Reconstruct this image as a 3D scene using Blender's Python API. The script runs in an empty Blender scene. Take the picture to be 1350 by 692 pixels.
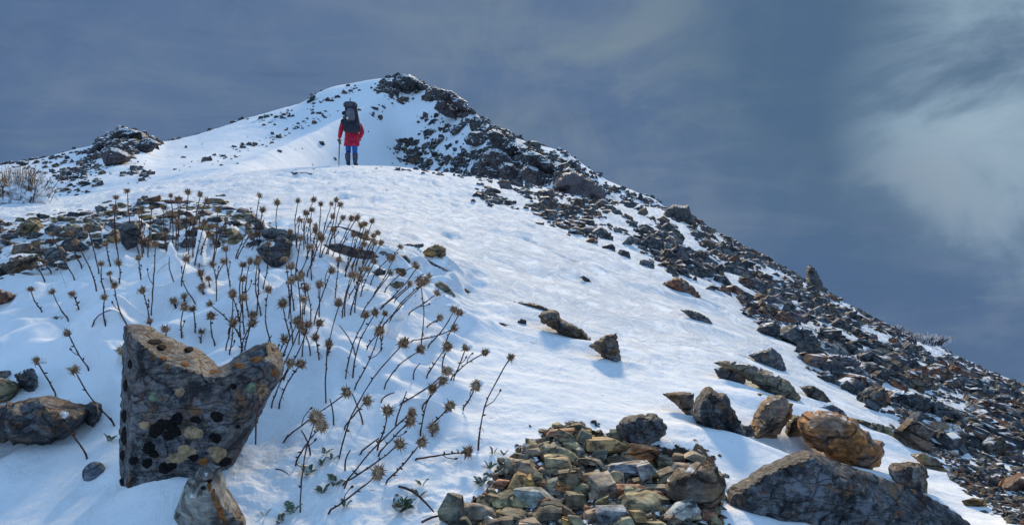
import bpy, bmesh, math, random
import numpy as np
from mathutils import Vector, Matrix, Euler, noise as mnoise
from mathutils.geometry import delaunay_2d_cdt
from mathutils.bvhtree import BVHTree

random.seed(7)
RNG = np.random.default_rng(11)
R = math.radians
scn = bpy.context.scene
COLL = scn.collection
F, CX, HY = 880.0, 675.0, 300.0        # focal length, centre column and eye-level row of the 1350 px wide photo

# ---------------------------------------------------------------- camera
cam = bpy.data.cameras.new('camera'); cam_o = bpy.data.objects.new('camera', cam); COLL.objects.link(cam_o)
cam.sensor_fit = 'HORIZONTAL'; cam.sensor_width = 36; cam.lens = F/1350*36
cam.shift_y = -46/1350
cam.clip_start = 0.02; cam.clip_end = 9000
cam_o.location = (0, 0, 0); cam_o.rotation_euler = (R(90), 0, 0)
scn.camera = cam_o

# ---------------------------------------------------------------- sky, sun, exposure
SUN_EL, SUN_AZ = 24.0, 2.0            # degrees; azimuth from the viewing direction, positive = right
world = bpy.data.worlds.new('World'); scn.world = world; world.use_nodes = True
nt = world.node_tree; nt.nodes.clear()
def N(t, nt_, **kw):
    n = nt_.nodes.new(t)
    for k, v in kw.items(): setattr(n, k, v)
    return n
wo = N('ShaderNodeOutputWorld', nt); bg = N('ShaderNodeBackground', nt); nt.links.new(bg.outputs[0], wo.inputs[0])
sky = N('ShaderNodeTexSky', nt, sky_type='NISHITA', sun_disc=False, sun_elevation=R(SUN_EL), sun_rotation=R(SUN_AZ), altitude=2500, air_density=1.0, dust_density=0.6)
bg.inputs['Strength'].default_value = 0.10
tc = N('ShaderNodeTexCoord', nt)
def math_node(nt_, op, a, b=None, c=None, clamp=False):
    m = N('ShaderNodeMath', nt_, operation=op); m.use_clamp = clamp
    for i, v in enumerate((a, b, c)):
        if v is None: continue
        if isinstance(v, (int, float)): m.inputs[i].default_value = v
        else: nt_.links.new(v, m.inputs[i])
    return m.outputs[0]
def noise_node(nt_, vec, scale, detail=6, rough=.55, dist=0.0):
    n = N('ShaderNodeTexNoise', nt_); n.inputs['Scale'].default_value = scale
    n.inputs['Detail'].default_value = detail; n.inputs['Roughness'].default_value = rough
    n.inputs['Distortion'].default_value = dist
    nt_.links.new(vec, n.inputs['Vector']); return n.outputs['Fac']
def maprange(nt_, v, a, b, c=0.0, d=1.0, smooth=True):
    m = N('ShaderNodeMapRange', nt_); m.interpolation_type = 'SMOOTHSTEP' if smooth else 'LINEAR'
    nt_.links.new(v, m.inputs['Value'])
    for k, x in zip(('From Min', 'From Max', 'To Min', 'To Max'), (a, b, c, d)): m.inputs[k].default_value = x
    return m.outputs['Result']
def mixc(nt_, fac, a, b, blend='MIX'):
    m = N('ShaderNodeMix', nt_, data_type='RGBA', blend_type=blend)
    for s, v in ((m.inputs[0], fac), (m.inputs[6], a), (m.inputs[7], b)):
        if isinstance(v, (int, float)): s.default_value = v
        elif isinstance(v, tuple): s.default_value = (*v, 1)
        else: nt_.links.new(v, s)
    return m.outputs[2]
def dotdir(px, py):
    v = Vector(((px-CX)/F, 1, (HY-py)/F)).normalized()
    m = N('ShaderNodeVectorMath', nt, operation='DOT_PRODUCT'); nt.links.new(tc.outputs['Generated'], m.inputs[0]); m.inputs[1].default_value = v
    return m.outputs['Value']
gen = tc.outputs['Generated']
mp = N('ShaderNodeMapping', nt); mp.inputs['Scale'].default_value = (1, 1, 1.25); mp.inputs['Rotation'].default_value = (0, R(28), 0)
nt.links.new(gen, mp.inputs['Vector'])
c1 = noise_node(nt, mp.outputs[0], 1.7, 5, .5, .5)
c2 = noise_node(nt, mp.outputs[0], 4.6, 7, .56, .5)
mp2 = N('ShaderNodeMapping', nt); mp2.inputs['Scale'].default_value = (1.2, 1, 5.5); mp2.inputs['Rotation'].default_value = (0, R(-32), 0)
nt.links.new(gen, mp2.inputs['Vector'])
c5 = noise_node(nt, mp2.outputs[0], 4.2, 8, .6, .6)
c6 = noise_node(nt, mp.outputs[0], 9.0, 7, .6, .6)
col = mixc(nt, maprange(nt, c1, .36, .66), (0.64, 1.16, 2.15), (1.08, 1.60, 2.50))
col = mixc(nt, maprange(nt, dotdir(60, 130), .55, .95, 0, .55), col, (0.66, 1.22, 2.40))
col = mixc(nt, math_node(nt, 'MULTIPLY', maprange(nt, c5, .48, .72), .30), col, (1.5, 2.05, 2.75))
col = mixc(nt, math_node(nt, 'MULTIPLY', maprange(nt, c6, .45, .72), .22), col, (1.55, 2.0, 2.75))
col = mixc(nt, math_node(nt, 'MULTIPLY', maprange(nt, c5, .46, .28), .35), col, (0.52, 0.98, 1.75))
col = mixc(nt, math_node(nt, 'MULTIPLY', maprange(nt, c2, .42, .72), maprange(nt, dotdir(760, 60), .92, 1.0, 0, .8)), col, (1.6, 2.15, 2.65))
col = mixc(nt, maprange(nt, dotdir(1190, 60), .94, .995, 0, .6), col, (0.60, 1.15, 1.85))
c3 = math_node(nt, 'MULTIPLY', maprange(nt, c2, .30, .60, .1, 1), maprange(nt, dotdir(1400, 130), .966, .997))
col = mixc(nt, math_node(nt, 'MULTIPLY', c3, .85), col, (2.8, 3.8, 4.6))
c4 = math_node(nt, 'MULTIPLY', maprange(nt, c2, .42, .60), maprange(nt, dotdir(1225, 300), .990, .9995))
col = mixc(nt, math_node(nt, 'MULTIPLY', c4, .55), col, (2.0, 2.5, 3.2))
# the cloud bank stands in front; behind and overhead it breaks up and the blue sky shows
sx = N('ShaderNodeSeparateXYZ', nt); nt.links.new(gen, sx.inputs[0])
bank = math_node(nt, 'ADD', sx.outputs['Y'], math_node(nt, 'MULTIPLY', math_node(nt, 'SUBTRACT', c1, .5), .8))
bank = maprange(nt, bank, -.05, .6)
hi = maprange(nt, sx.outputs['Z'], .52, .8, 1, 0)
bank = math_node(nt, 'MULTIPLY', bank, hi)
skc = mixc(nt, 1.0, sky.outputs[0], (1.0, 1.0, 1.0), 'MULTIPLY')
low_ = maprange(nt, math_node(nt, 'ABSOLUTE', sx.outputs['Z']), .04, .42, .93, 0)
veil = mixc(nt, maprange(nt, c1, .35, .7, .35, .75), skc, (4.0, 7.0, 11.2))
veil = mixc(nt, low_, veil, (1.9, 3.3, 5.9))
nt.links.new(mixc(nt, bank, veil, col), bg.inputs['Color'])

sun = bpy.data.lights.new('sun', 'SUN'); sun_o = bpy.data.objects.new('sun', sun); COLL.objects.link(sun_o)
sun.energy = 3.5; sun.angle = R(8); sun.color = (1.0, .81, .55)
sd = Vector((math.sin(R(SUN_AZ))*math.cos(R(SUN_EL)), math.cos(R(SUN_AZ))*math.cos(R(SUN_EL)), math.sin(R(SUN_EL))))
sun_o.rotation_euler = sd.to_track_quat('Z', 'Y').to_euler(); sun_o.location = sd*50
scn.view_settings.view_transform = 'Standard'; scn.view_settings.look = 'None'
scn.view_settings.exposure = 0.34; scn.view_settings.gamma = 1.0
scn.cycles.max_bounces = 5; scn.cycles.diffuse_bounces = 3; scn.cycles.use_denoising = True

# ---------------------------------------------------------------- helpers
def finish(o, label=None, cat=None, group=None, kind=None):
    if label: o['label'] = label
    if cat: o['category'] = cat
    if group: o['group'] = group
    if kind: o['kind'] = kind
    return o
def link(name, me, parent=None, loc=(0, 0, 0), rot=None, scale=None):
    o = bpy.data.objects.new(name, me); COLL.objects.link(o); o.location = loc
    if rot is not None: o.rotation_euler = rot
    if scale is not None: o.scale = scale
    if parent: o.parent = parent
    return o
def mesh_np(name, V, Fc, mat=None, smooth=False, sharp=None):
    me = bpy.data.meshes.new(name)
    V = np.asarray(V, dtype=np.float32); Fc = np.asarray(Fc, dtype=np.int32)
    k = Fc.shape[1]
    me.vertices.add(len(V)); me.vertices.foreach_set('co', V.ravel())
    me.loops.add(Fc.size); me.loops.foreach_set('vertex_index', Fc.ravel())
    me.polygons.add(len(Fc)); me.polygons.foreach_set('loop_start', np.arange(0, Fc.size, k, dtype=np.int32))
    me.polygons.foreach_set('use_smooth', np.full(len(Fc), smooth or sharp is not None))
    me.update(calc_edges=True)
    if sharp is not None: me.set_sharp_from_angle(angle=R(sharp))
    if mat: me.materials.append(mat)
    return me
def ray(px, py, d): return Vector(((px-CX)/F*d, d, (HY-py)/F*d))

def _hash(ix, iy, seed):
    h = (ix.astype(np.int64)*374761393 + iy.astype(np.int64)*668265263 + seed*1442695041) & 0xffffffff
    h = ((h ^ (h >> 13))*1274126177) & 0xffffffff
    return (h ^ (h >> 16)).astype(np.float64)/4294967296.0
def gnoise(x, y, seed=0):               # gradient noise, about -0.7..0.7
    x0 = np.floor(x); y0 = np.floor(y); fx = x-x0; fy = y-y0
    u = fx*fx*fx*(fx*(fx*6-15)+10); v = fy*fy*fy*(fy*(fy*6-15)+10)
    r = 0
    for dx in (0, 1):
        for dy in (0, 1):
            a = _hash(x0+dx, y0+dy, seed)*2*np.pi
            g = np.cos(a)*(fx-dx)+np.sin(a)*(fy-dy)
            r = r + g*(u if dx else 1-u)*(v if dy else 1-v)
    return r
def fbm(x, y, seed=0, octv=4, gain=.5):
    r = 0; a = 1; s = 0
    for i in range(octv):
        r = r + a*gnoise(x*2**i+17.3*i, y*2**i-9.1*i, seed+i*7); s += a; a *= gain
    return r/s*1.4
def sstep(a, b, x):
    t = np.clip((x-a)/(b-a), 0, 1); return t*t*(3-2*t)
def inpoly(px, py, poly):
    px = np.asarray(px, float); py = np.asarray(py, float); c = np.zeros(px.shape, bool)
    n = len(poly)
    for i in range(n):
        x1, y1 = poly[i]; x2, y2 = poly[i-1]
        if y1 == y2: continue
        m = ((y1 > py) != (y2 > py)) & (px < (x2-x1)*(py-y1)/(y2-y1)+x1)
        c ^= m
    return c

# ---------------------------------------------------------------- materials
def base_mat(name):
    m = bpy.data.materials.new(name); m.use_nodes = True
    t = m.node_tree; b = t.nodes['Principled BSDF']; b.inputs['Roughness'].default_value = .8
    b.inputs['Specular IOR Level'].default_value = .25
    return m, t, b
def bump(t, h, strength, dist, prev=None):
    n = N('ShaderNodeBump', t); n.inputs['Strength'].default_value = strength; n.inputs['Distance'].default_value = dist
    t.links.new(h, n.inputs['Height'])
    if prev is not None: t.links.new(prev, n.inputs['Normal'])
    return n.outputs[0]
def simple_mat(name, colr, rough=.8, nscale=40, amt=.35, bstr=.3, spec=.25, bdist=.004):
    m, t, b = base_mat(name); b.inputs['Roughness'].default_value = rough; b.inputs['Specular IOR Level'].default_value = spec
    g = N('ShaderNodeNewGeometry', t); f = noise_node(t, g.outputs['Position'], nscale, 6, .6)
    dk = tuple(c*(1-amt) for c in colr); lt = tuple(min(1, c*(1+amt)) for c in colr)
    t.links.new(mixc(t, maprange(t, f, .3, .7), dk, lt), b.inputs['Base Color'])
    t.links.new(bump(t, f, bstr, bdist), b.inputs['Normal'])
    return m
def rock_mat(name, s, use_attr=False, snow=0.0, bd=.01, lichen=.5, rust=.5, crack=.42, grey=.62, crust=0.0):
    """schist: tint from the object (or from the stone's own colour attribute), grain, rust stains, pale crust lichen"""
    m, t, b = base_mat(name); b.inputs['Roughness'].default_value = .72
    g = N('ShaderNodeNewGeometry', t); oi = N('ShaderNodeObjectInfo', t)
    vm = N('ShaderNodeVectorMath', t, operation='MULTIPLY_ADD')
    t.links.new(oi.outputs['Random'], vm.inputs[0]); vm.inputs[1].default_value = (13, 7, 21); t.links.new(g.outputs['Position'], vm.inputs[2])
    P = vm.outputs[0]
    if use_attr:
        at = N('ShaderNodeAttribute', t, attribute_name='tint'); tint = at.outputs['Color']
    else: tint = oi.outputs['Color']
    f1 = noise_node(t, P, 9*s, 10, .68)
    f0 = noise_node(t, P, 3.2*s, 5, .55)
    tint = mixc(t, maprange(t, f0, .45, .62, 0, grey), tint, (.135, .14, .145))
    col = mixc(t, 1.0, tint, mixc(t, maprange(t, f1, .3, .7), (.25, .27, .32), (2.1, 2.05, 1.95)), 'MULTIPLY')
    mpn = N('ShaderNodeMapping', t); mpn.inputs['Rotation'].default_value = (.5, .35, .2); mpn.inputs['Scale'].default_value = (5*s, 4*s, 34*s); t.links.new(P, mpn.inputs['Vector'])
    f2 = noise_node(t, mpn.outputs[0], 1.0, 5, .6)
    col = mixc(t, 1.0, col, mixc(t, maprange(t, f2, .35, .65), (.62, .62, .66), (1.25, 1.22, 1.15)), 'MULTIPLY')
    f3 = noise_node(t, P, 6*s, 6, .6, .4)
    col = mixc(t, maprange(t, f3, .56, .66, 0, rust), col, (.23, .095, .03))
    f4 = noise_node(t, P, 17*s, 5, .6)
    col = mixc(t, maprange(t, f4, .58, .66, 0, lichen), col, (.34, .36, .30))
    f5 = noise_node(t, P, 11*s, 4, .5, .3)
    col = mixc(t, maprange(t, f5, .60, .67, 0, .75), col, (.022, .022, .026))
    if crust:
        fc = noise_node(t, P, 5.2*s, 9, .72, .2); fd_ = noise_node(t, P, 1.6*s, 4, .5)
        col = mixc(t, maprange(t, math_node(t, 'ADD', fc, math_node(t, 'MULTIPLY', fd_, .5)), .80, .88, 0, crust*.8), col, (.30, .325, .37))
        fe = noise_node(t, P, 2.4*s, 8, .7, .3)
        col = mixc(t, maprange(t, fe, .52, .60, 0, .85), col, (.022, .023, .03))
        fg = noise_node(t, P, 1.9*s, 9, .72, .5)
        col = mixc(t, maprange(t, fg, .55, .63, 0, .85), col, (.29, .15, .065))
    wv = N('ShaderNodeVectorMath', t, operation='MULTIPLY_ADD'); wn = N('ShaderNodeTexNoise', t); wn.inputs['Scale'].default_value = 4*s; t.links.new(P, wn.inputs['Vector'])
    t.links.new(wn.outputs['Color'], wv.inputs[0]); wv.inputs[1].default_value = (.16/s, .16/s, .16/s); t.links.new(P, wv.inputs[2])
    mv = N('ShaderNodeMapping', t); mv.inputs['Rotation'].default_value = (.5, .35, .2); mv.inputs['Scale'].default_value = (1.6*s, 1.3*s, 4.2*s); t.links.new(wv.outputs[0], mv.inputs['Vector'])
    vo = N('ShaderNodeTexVoronoi', t, feature='DISTANCE_TO_EDGE'); vo.inputs['Scale'].default_value = 1.0; t.links.new(mv.outputs[0], vo.inputs['Vector'])
    crk = maprange(t, vo.outputs['Distance'], .0, .03)
    col = mixc(t, 1.0, col, mixc(t, crk, (crack, crack, crack), (1, 1, 1)), 'MULTIPLY')
    if snow > 0:
        sz = N('ShaderNodeSeparateXYZ', t); t.links.new(g.outputs['Normal'], sz.inputs[0])
        sn = math_node(t, 'ADD', sz.outputs['Z'], math_node(t, 'MULTIPLY', math_node(t, 'SUBTRACT', noise_node(t, P, 5*s, 5, .6), .5), 1.3))
        col = mixc(t, maprange(t, sn, 1.0-snow, 1.12-snow), col, (.86, .88, .91))
    t.links.new(col, b.inputs['Base Color'])
    n1 = bump(t, f1, .9, bd); n2 = bump(t, f2, .6, bd*.8, n1)
    t.links.new(bump(t, crk, .8, bd*1.2, n2), b.inputs['Normal'])
    return m
M_ROCK = rock_mat('rock', 3.6, bd=.02, snow=.04)
M_RUB = rock_mat('rubble_stone', 4.5, bd=.006, lichen=.3, rust=.5, crack=.75, grey=.3)
M_SCREE = rock_mat('scree_rock', 1.6, use_attr=True, bd=.03, snow=.085, rust=.25, lichen=.3)
M_GRAVEL = rock_mat('gravel_stone', 5.0, use_attr=True, bd=.005, snow=.05)
M_MTN = rock_mat('mountain_rock', .35, use_attr=True, bd=.15, snow=.22)
M_BIG = rock_mat('lichen_boulder_rock', 8.0, bd=.016, lichen=.6, rust=.85, crust=.75, crack=.5)
M_CRAG = rock_mat('crag_rock', .45, bd=.45, snow=.30, lichen=.2, rust=.2)
M_STEM = simple_mat('dry_stem', (.075, .04, .032), .85, 260, .6, .6)
M_HEAD = simple_mat('dry_bract', (.30, .19, .115), .85, 110, .7, .4)
M_CORE = simple_mat('seed_disc', (.36, .26, .16), .9, 500, .6, .6)
M_LEAF = simple_mat('green_leaf', (.055, .095, .045), .5, 90, .5, .3, .4)
_t = M_LEAF.node_tree; _b = _t.nodes['Principled BSDF']; _l = _b.inputs['Base Color'].links[0].from_socket
_g = N('ShaderNodeNewGeometry', _t); _t.links.new(mixc(_t, maprange(_t, noise_node(_t, _g.outputs['Position'], 130, 5, .7), .50, .60, 0, .8), mixc(_t, maprange(_t, noise_node(_t, _g.outputs['Position'], 35, 3, .5), .45, .6), _l, (.085, .075, .04)), (.72, .76, .78)), _b.inputs['Base Color'])
M_LEAFE = simple_mat('leaf_underside', (.22, .25, .19), .8, 90, .3, .3)
M_STRAW = simple_mat('straw', (.30, .20, .10), .9, 60, .4, .3)
M_TWIG = simple_mat('frosted_twig', (.50, .49, .51), .9, 14, .75, .3)
M_DTWIG = simple_mat('dark_twig', (.05, .04, .045), .9, 30, .5, .3)
M_BLACK = simple_mat('black_lichen', (.012, .011, .012), .95, 220, .6, 1.0, .1)
M_PALE = simple_mat('pale_lichen', (.30, .22, .13), .95, 120, .45, .8, .1)
M_ORANGE = simple_mat('orange_lichen', (.20, .085, .03), .95, 140, .5, .8, .1)
M_GREEN = simple_mat('green_lichen', (.13, .18, .12), .95, 140, .5, .8, .1)
# snow
def snow_mat(name, ground=False):
    m, t, b = base_mat(name); b.inputs['Roughness'].default_value = .9; b.inputs['Specular IOR Level'].default_value = .06
    g = N('ShaderNodeNewGeometry', t); P = g.outputs['Position']
    f0 = noise_node(t, P, 3.0, 6, .6)
    col = mixc(t, maprange(t, f0, .3, .7), (.82, .845, .875), (.90, .91, .92))
    fa = noise_node(t, P, 260, 6, .75); fb = noise_node(t, P, 16, 7, .65)
    nrm = bump(t, fb, .5, .014, bump(t, fa, .55, .0022))
    if ground:
        mw = N('ShaderNodeMapping', t); mw.inputs['Scale'].default_value = (5.5, 2.2, 5); mw.inputs['Rotation'].default_value = (0, 0, .35); t.links.new(P, mw.inputs['Vector'])
        fw = noise_node(t, mw.outputs[0], 1.6, 8, .68, .6)
        sp = N('ShaderNodeSeparateXYZ', t); t.links.new(P, sp.inputs[0])
        nrm = bump(t, math_node(t, 'MULTIPLY', maprange(t, fw, .40, .62), maprange(t, sp.outputs['Y'], 1.5, 3.4, .10, 1)), .6, .03, nrm)
        at = N('ShaderNodeAttribute', t, attribute_name='bare'); bare = at.outputs['Fac']
        af = N('ShaderNodeAttribute', t, attribute_name='far'); far = af.outputs['Fac']
        fn = noise_node(t, P, 22, 8, .7); ff = noise_node(t, P, 1.4, 9, .7); fm = noise_node(t, P, 5.5, 8, .7)
        fmix = N('ShaderNodeMix', t); t.links.new(far, fmix.inputs[0]); t.links.new(fn, fmix.inputs[2]); t.links.new(ff, fmix.inputs[3])
        brk = math_node(t, 'MULTIPLY_ADD', math_node(t, 'SUBTRACT', math_node(t, 'ADD', fmix.outputs[0], fm), 1.0), 1.5, bare)
        fac = maprange(t, brk, .42, .58)
        gcol = mixc(t, maprange(t, noise_node(t, P, 30, 8, .7), .3, .7), (.018, .017, .018), (.12, .10, .075))
        gcol = mixc(t, maprange(t, noise_node(t, P, 9, 5, .6), .52, .68, 0, .6), gcol, (.13, .075, .035))
        col = mixc(t, fac, col, gcol)
        nr2 = bump(t, noise_node(t, P, 45, 8, .75), 1.0, .012)
        mx = N('ShaderNodeMix', t, data_type='VECTOR'); t.links.new(fac, mx.inputs[0]); t.links.new(nrm, mx.inputs[4]); t.links.new(nr2, mx.inputs[5])
        nrm = mx.outputs[1]
    t.links.new(col, b.inputs['Base Color']); t.links.new(nrm, b.inputs['Normal'])
    return m
M_GROUND = snow_mat('snow_ground', True); M_SNOW = snow_mat('snow')

# ---------------------------------------------------------------- the terrain: one sheet from under the camera to the far slopes
KEY = [-500, 0, 200, 450, 600, 750, 900, 1000, 1100, 1200, 1350, 1800]
NEAR = [  # per key column: (row, distance) of six rings from the bottom of the view to the near crest
 [(692,1.10),(560,1.60),(450,2.2),(350,3.6),(300,6.5),(285,13)],
 [(692,1.02),(560,1.34),(440,1.72),(340,2.6),(290,5.4),(262,13)],
 [(692,1.00),(540,1.30),(430,1.65),(335,2.3),(272,5.0),(240,17)],
 [(692,1.00),(540,1.30),(430,1.62),(345,2.2),(268,6.0),(219,20)],
 [(692,.97),(540,1.40),(430,2.0),(345,3.2),(275,8.0),(228,23)],
 [(692,.95),(550,1.40),(450,2.2),(350,4.3),(288,10),(252,29)],
 [(692,.95),(560,1.50),(460,2.4),(380,4.8),(320,12),(279,38)],
 [(692,1.0),(570,1.50),(480,2.5),(410,5.0),(362,12),(335,33)],
 [(692,1.05),(590,1.6),(510,2.6),(450,5.0),(414,11),(389,27)],
 [(692,1.10),(610,1.7),(545,2.7),(490,5.0),(458,10),(440,22)],
 [(692,1.15),(640,1.7),(592,2.7),(548,5.0),(522,9.5),(507,16)],
 [(720,1.20),(700,1.7),(680,2.7),(650,4.5),(630,8.0),(622,12)]]
CREST = [(-500,285),(0,262),(60,262),(100,259),(200,241),(300,228),(380,221),(450,218),(520,219.5),(600,229),(680,241),(750,253),(820,266),(870,272),(900,279),(950,309),(1000,334),(1075,376),(1150,419),(1200,440),(1250,463),(1300,488),(1350,507),(1800,622)]
B3 = [(-500,240,80),(0,236,72),(100,238,66),(200,236,58),(290,223,56),(350,201,76),(400,180,98),(450,157,122),(480,141,137),(500,122,148),(530,101,162),(560,112,156),(605,134,142),(650,169,120),(700,197,100),(750,222,82),(790,250,68),(850,284,58),(900,310,56),(1000,370,54),(1350,560,40),(1800,660,30)]
B5 = [(-500,222,180),(0,218,150),(50,211,150),(100,197,152),(122,192,150),(138,181,148),(150,173,147),(168,171,147),(188,177,149),(204,185,152),(218,187,160),(260,178,166),(330,155,177),(400,135,186),(415,124,188),(440,114,191),(500,104,196),(530,102,190),(560,116,170),(605,140,160),(650,168,150),(700,190,140),(745,200,130),(800,238,120),(865,263,110),(900,295,108),(1000,380,100),(1350,580,90),(1800,680,80)]
pxs = np.concatenate([np.linspace(-500, -60, 40, endpoint=False), np.arange(-60, 1410, 1.65), np.linspace(1410, 1800, 36)])
th_in = np.arctan((pxs-CX)/F)
th_out = np.linspace(th_in[-1], th_in[0]+2*np.pi, 62)[1:-1]
def smooth_px(v, s):
    xs = np.arange(-600, 1900, 2.0); w = np.interp(xs, pxs, v)
    k = np.exp(-.5*(np.arange(-60, 61)*2/s)**2); k /= k.sum()
    w = np.convolve(np.pad(w, 60, mode='edge'), k, 'valid'); return np.interp(pxs, xs, w)
rings = []                                # (py, d) arrays over pxs
for k in range(6):
    py = np.interp(pxs, KEY, [c[k][0] for c in NEAR]); d = np.exp(np.interp(pxs, KEY, [math.log(c[k][1]) for c in NEAR]))
    if k == 5: py = np.interp(pxs, [c[0] for c in CREST], [c[1] for c in CREST]); py = smooth_px(py, 9)
    else: py = smooth_px(py, 38)
    rings.append((py, smooth_px(d, 38)))
def ringf(tab, s):
    a = np.array(tab, float); return smooth_px(np.interp(pxs, a[:, 0], a[:, 1]), s), smooth_px(np.interp(pxs, a[:, 0], a[:, 2]), s*2)
b3 = ringf(B3, 5); b5 = ringf(B5, 4)
crest = rings[5]
n7 = (crest[0]+ (25), crest[1]*1.35)
b1 = (np.maximum(crest[0], b3[0])+14, np.maximum(crest[1]*1.55, b3[1]*.78))
b3 = (b3[0], np.maximum(b3[1], b1[1]*1.2)); b5 = (b5[0], smooth_px(np.maximum(b5[1], b3[1]*1.25), 12))
wmid = sstep(170, 420, pxs)
b2 = (b1[0]*.45+b3[0]*.55, (b1[1]*b3[1])**.5)
b4 = ((b3[0]*.5+b5[0]*.5)*(1-wmid)+(b3[0]+4)*wmid, (b3[1]*b5[1])**.5)
f1 = (b5[0]+30, b5[1]*1.25)
rings += [n7, b1, b2, b3, b4, b5, f1]
Rr = [np.full(pxs.shape, .05)]; Zr = [np.full(pxs.shape, -.60)]
cosT = np.cos(th_in)
for py, d in rings:
    Rr.append(d/cosT); Zr.append((HY-py)/F*d)
Rr.append(np.full(pxs.shape, 4000.)); Zr.append(np.full(pxs.shape, -900.))
def wrap(v):
    return np.concatenate([v, np.interp(th_out, [th_in[-1], th_in[0]+2*np.pi], [v[-1], v[0]])])
Rr = np.array([wrap(v) for v in Rr]); Zr = np.array([wrap(v) for v in Zr]); TH = np.concatenate([th_in, th_out])
NC = len(TH); X = np.log(Rr)
Qr = Zr/Rr                               # elevation above the eye, interpolated between the rings
h = np.diff(X, axis=0); dl = np.diff(Qr, axis=0)/h
m = np.zeros_like(X); m[0] = dl[0]; m[-1] = dl[-1]
w1 = 2*h[1:]+h[:-1]; w2 = h[1:]+2*h[:-1]
with np.errstate(divide='ignore', invalid='ignore'):
    hm = (w1+w2)/(w1/dl[:-1]+w2/dl[1:])
m[1:-1] = np.where(dl[:-1]*dl[1:] > 0, hm, 0)
m[1:5] = (dl[:4]*h[1:5]+dl[1:5]*h[:4])/(h[1:5]+h[:4]); m[1] = dl[1]
SUB = [26, 130, 110, 105, 80, 84, 12, 10, 34, 56, 34, 52, 12, 8]
Lg, Zg, SEC = [], [], []
for k, n in enumerate(SUB):
    for i in range(n + (1 if k == len(SUB)-1 else 0)):
        t = i/n
        Lg.append(X[k]+t*h[k]); SEC.append(k+t)
        if k == 0: Zg.append(Zr[0]*(1-t*t*(3-2*t))+Zr[1]*t*t*(3-2*t)); continue
        Zg.append(((2*t**3-3*t*t+1)*Qr[k]+(t**3-2*t*t+t)*h[k]*m[k]+(-2*t**3+3*t*t)*Qr[k+1]+(t**3-t*t)*h[k]*m[k+1])*np.exp(X[k]+t*h[k]))
RG = np.exp(np.array(Lg)); ZG = np.array(Zg); SEC = np.array(SEC); NR = len(SEC)
XG = RG*np.sin(TH)[None]; YG = RG*np.cos(TH)[None]
with np.errstate(divide='ignore', invalid='ignore'):
    PX = np.where(YG > 0.01, CX+F*XG/YG, -9999.); PY0 = np.where(YG > 0.01, HY-F*ZG/np.maximum(YG, .01), 9999.)
secg = np.broadcast_to(SEC[:, None], XG.shape)
near = secg < 6.02
# where stones lie bare of snow (regions of the place, found through the view)
EDGE = [(560,700),(580,300),(600,248),(618,262),(680,285),(740,306),(800,330),(870,352),(930,382),(985,420),(1020,448),(1060,478),(1110,520),(1160,562),(1230,603),(1262,640),(1290,665),(1330,700),(1400,720)]
def scree_mask(px, py):
    e = np.interp(px, [p[0] for p in EDGE[2:]], [p[1] for p in EDGE[2:]])
    w = 1.0-sstep(-26, 8, py-e)
    w = w*sstep(600, 650, px)
    # snowy apron between the mid band and the skyline crags
    ap = np.exp(-((px-800-(py-288)*1.6)/75)**2-((py-292)/13)**2)
    ap = np.maximum(ap, .8*np.exp(-((px-690)/70)**2-((py-247)/7)**2))
    ap = np.maximum(ap, .9*np.exp(-((px-985-(py-392)*1.3)/38)**2-((py-392)/16)**2))
    ap = np.maximum(ap, .8*np.exp(-((px-1120-(py-525)*1.6)/50)**2-((py-527)/15)**2))
    return np.clip(w-ap*.95, 0, 1)
RUB = [(585,740),(590,690),(625,668),(645,640),(655,610),(690,590),(715,575),(730,560),(765,560),(800,575),(850,598),(885,602),(935,608),(958,640),(945,665),(960,700),(960,740)]
LEFTP = [(-60,300),(0,287),(60,282),(110,280),(150,268),(220,262),(290,262),(345,290),(385,312),(372,335),(330,322),(262,326),(188,322),(150,318),(105,330),(88,350),(60,352),(0,366),(-60,372)]
def poly_mask(px, py, poly, soft=9):
    acc = 0
    for a in range(6):
        acc = acc+inpoly(px+soft*math.cos(a*1.047), py+soft*.6*math.sin(a*1.047), poly)
    return acc/6.0
dist_s = np.maximum(YG, .3)
n_lo = fbm(XG*1.1/np.maximum(dist_s, 1)**.6, YG*1.1/np.maximum(dist_s, 1)**.6, 3, 4)
bare = np.zeros_like(XG)
sm = scree_mask(PX, PY0)
stk = fbm((PX*.87+PY0*.5)/70., (-PX*.5+PY0*.87)/15., 81, 3)
bare = np.maximum(bare, np.where(near & (secg > 1.5), sm*np.clip(.40+.55*stk+.25*sstep(560, 640, PY0), 0, .8), 0))
rm = poly_mask(PX+12*gnoise(PX/14, PY0/10, 88), PY0+9*gnoise(PX/12, PY0/9, 89), RUB, 11); bare = np.maximum(bare, np.where(near & (secg < 2.6), rm*1.0, 0))
rmz = rm*(1-sstep(2.0, 3.0, secg))
lm = poly_mask(PX, PY0, LEFTP, 7); bare = np.maximum(bare, np.where(near, lm*(.30+.22*n_lo), 0))
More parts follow.
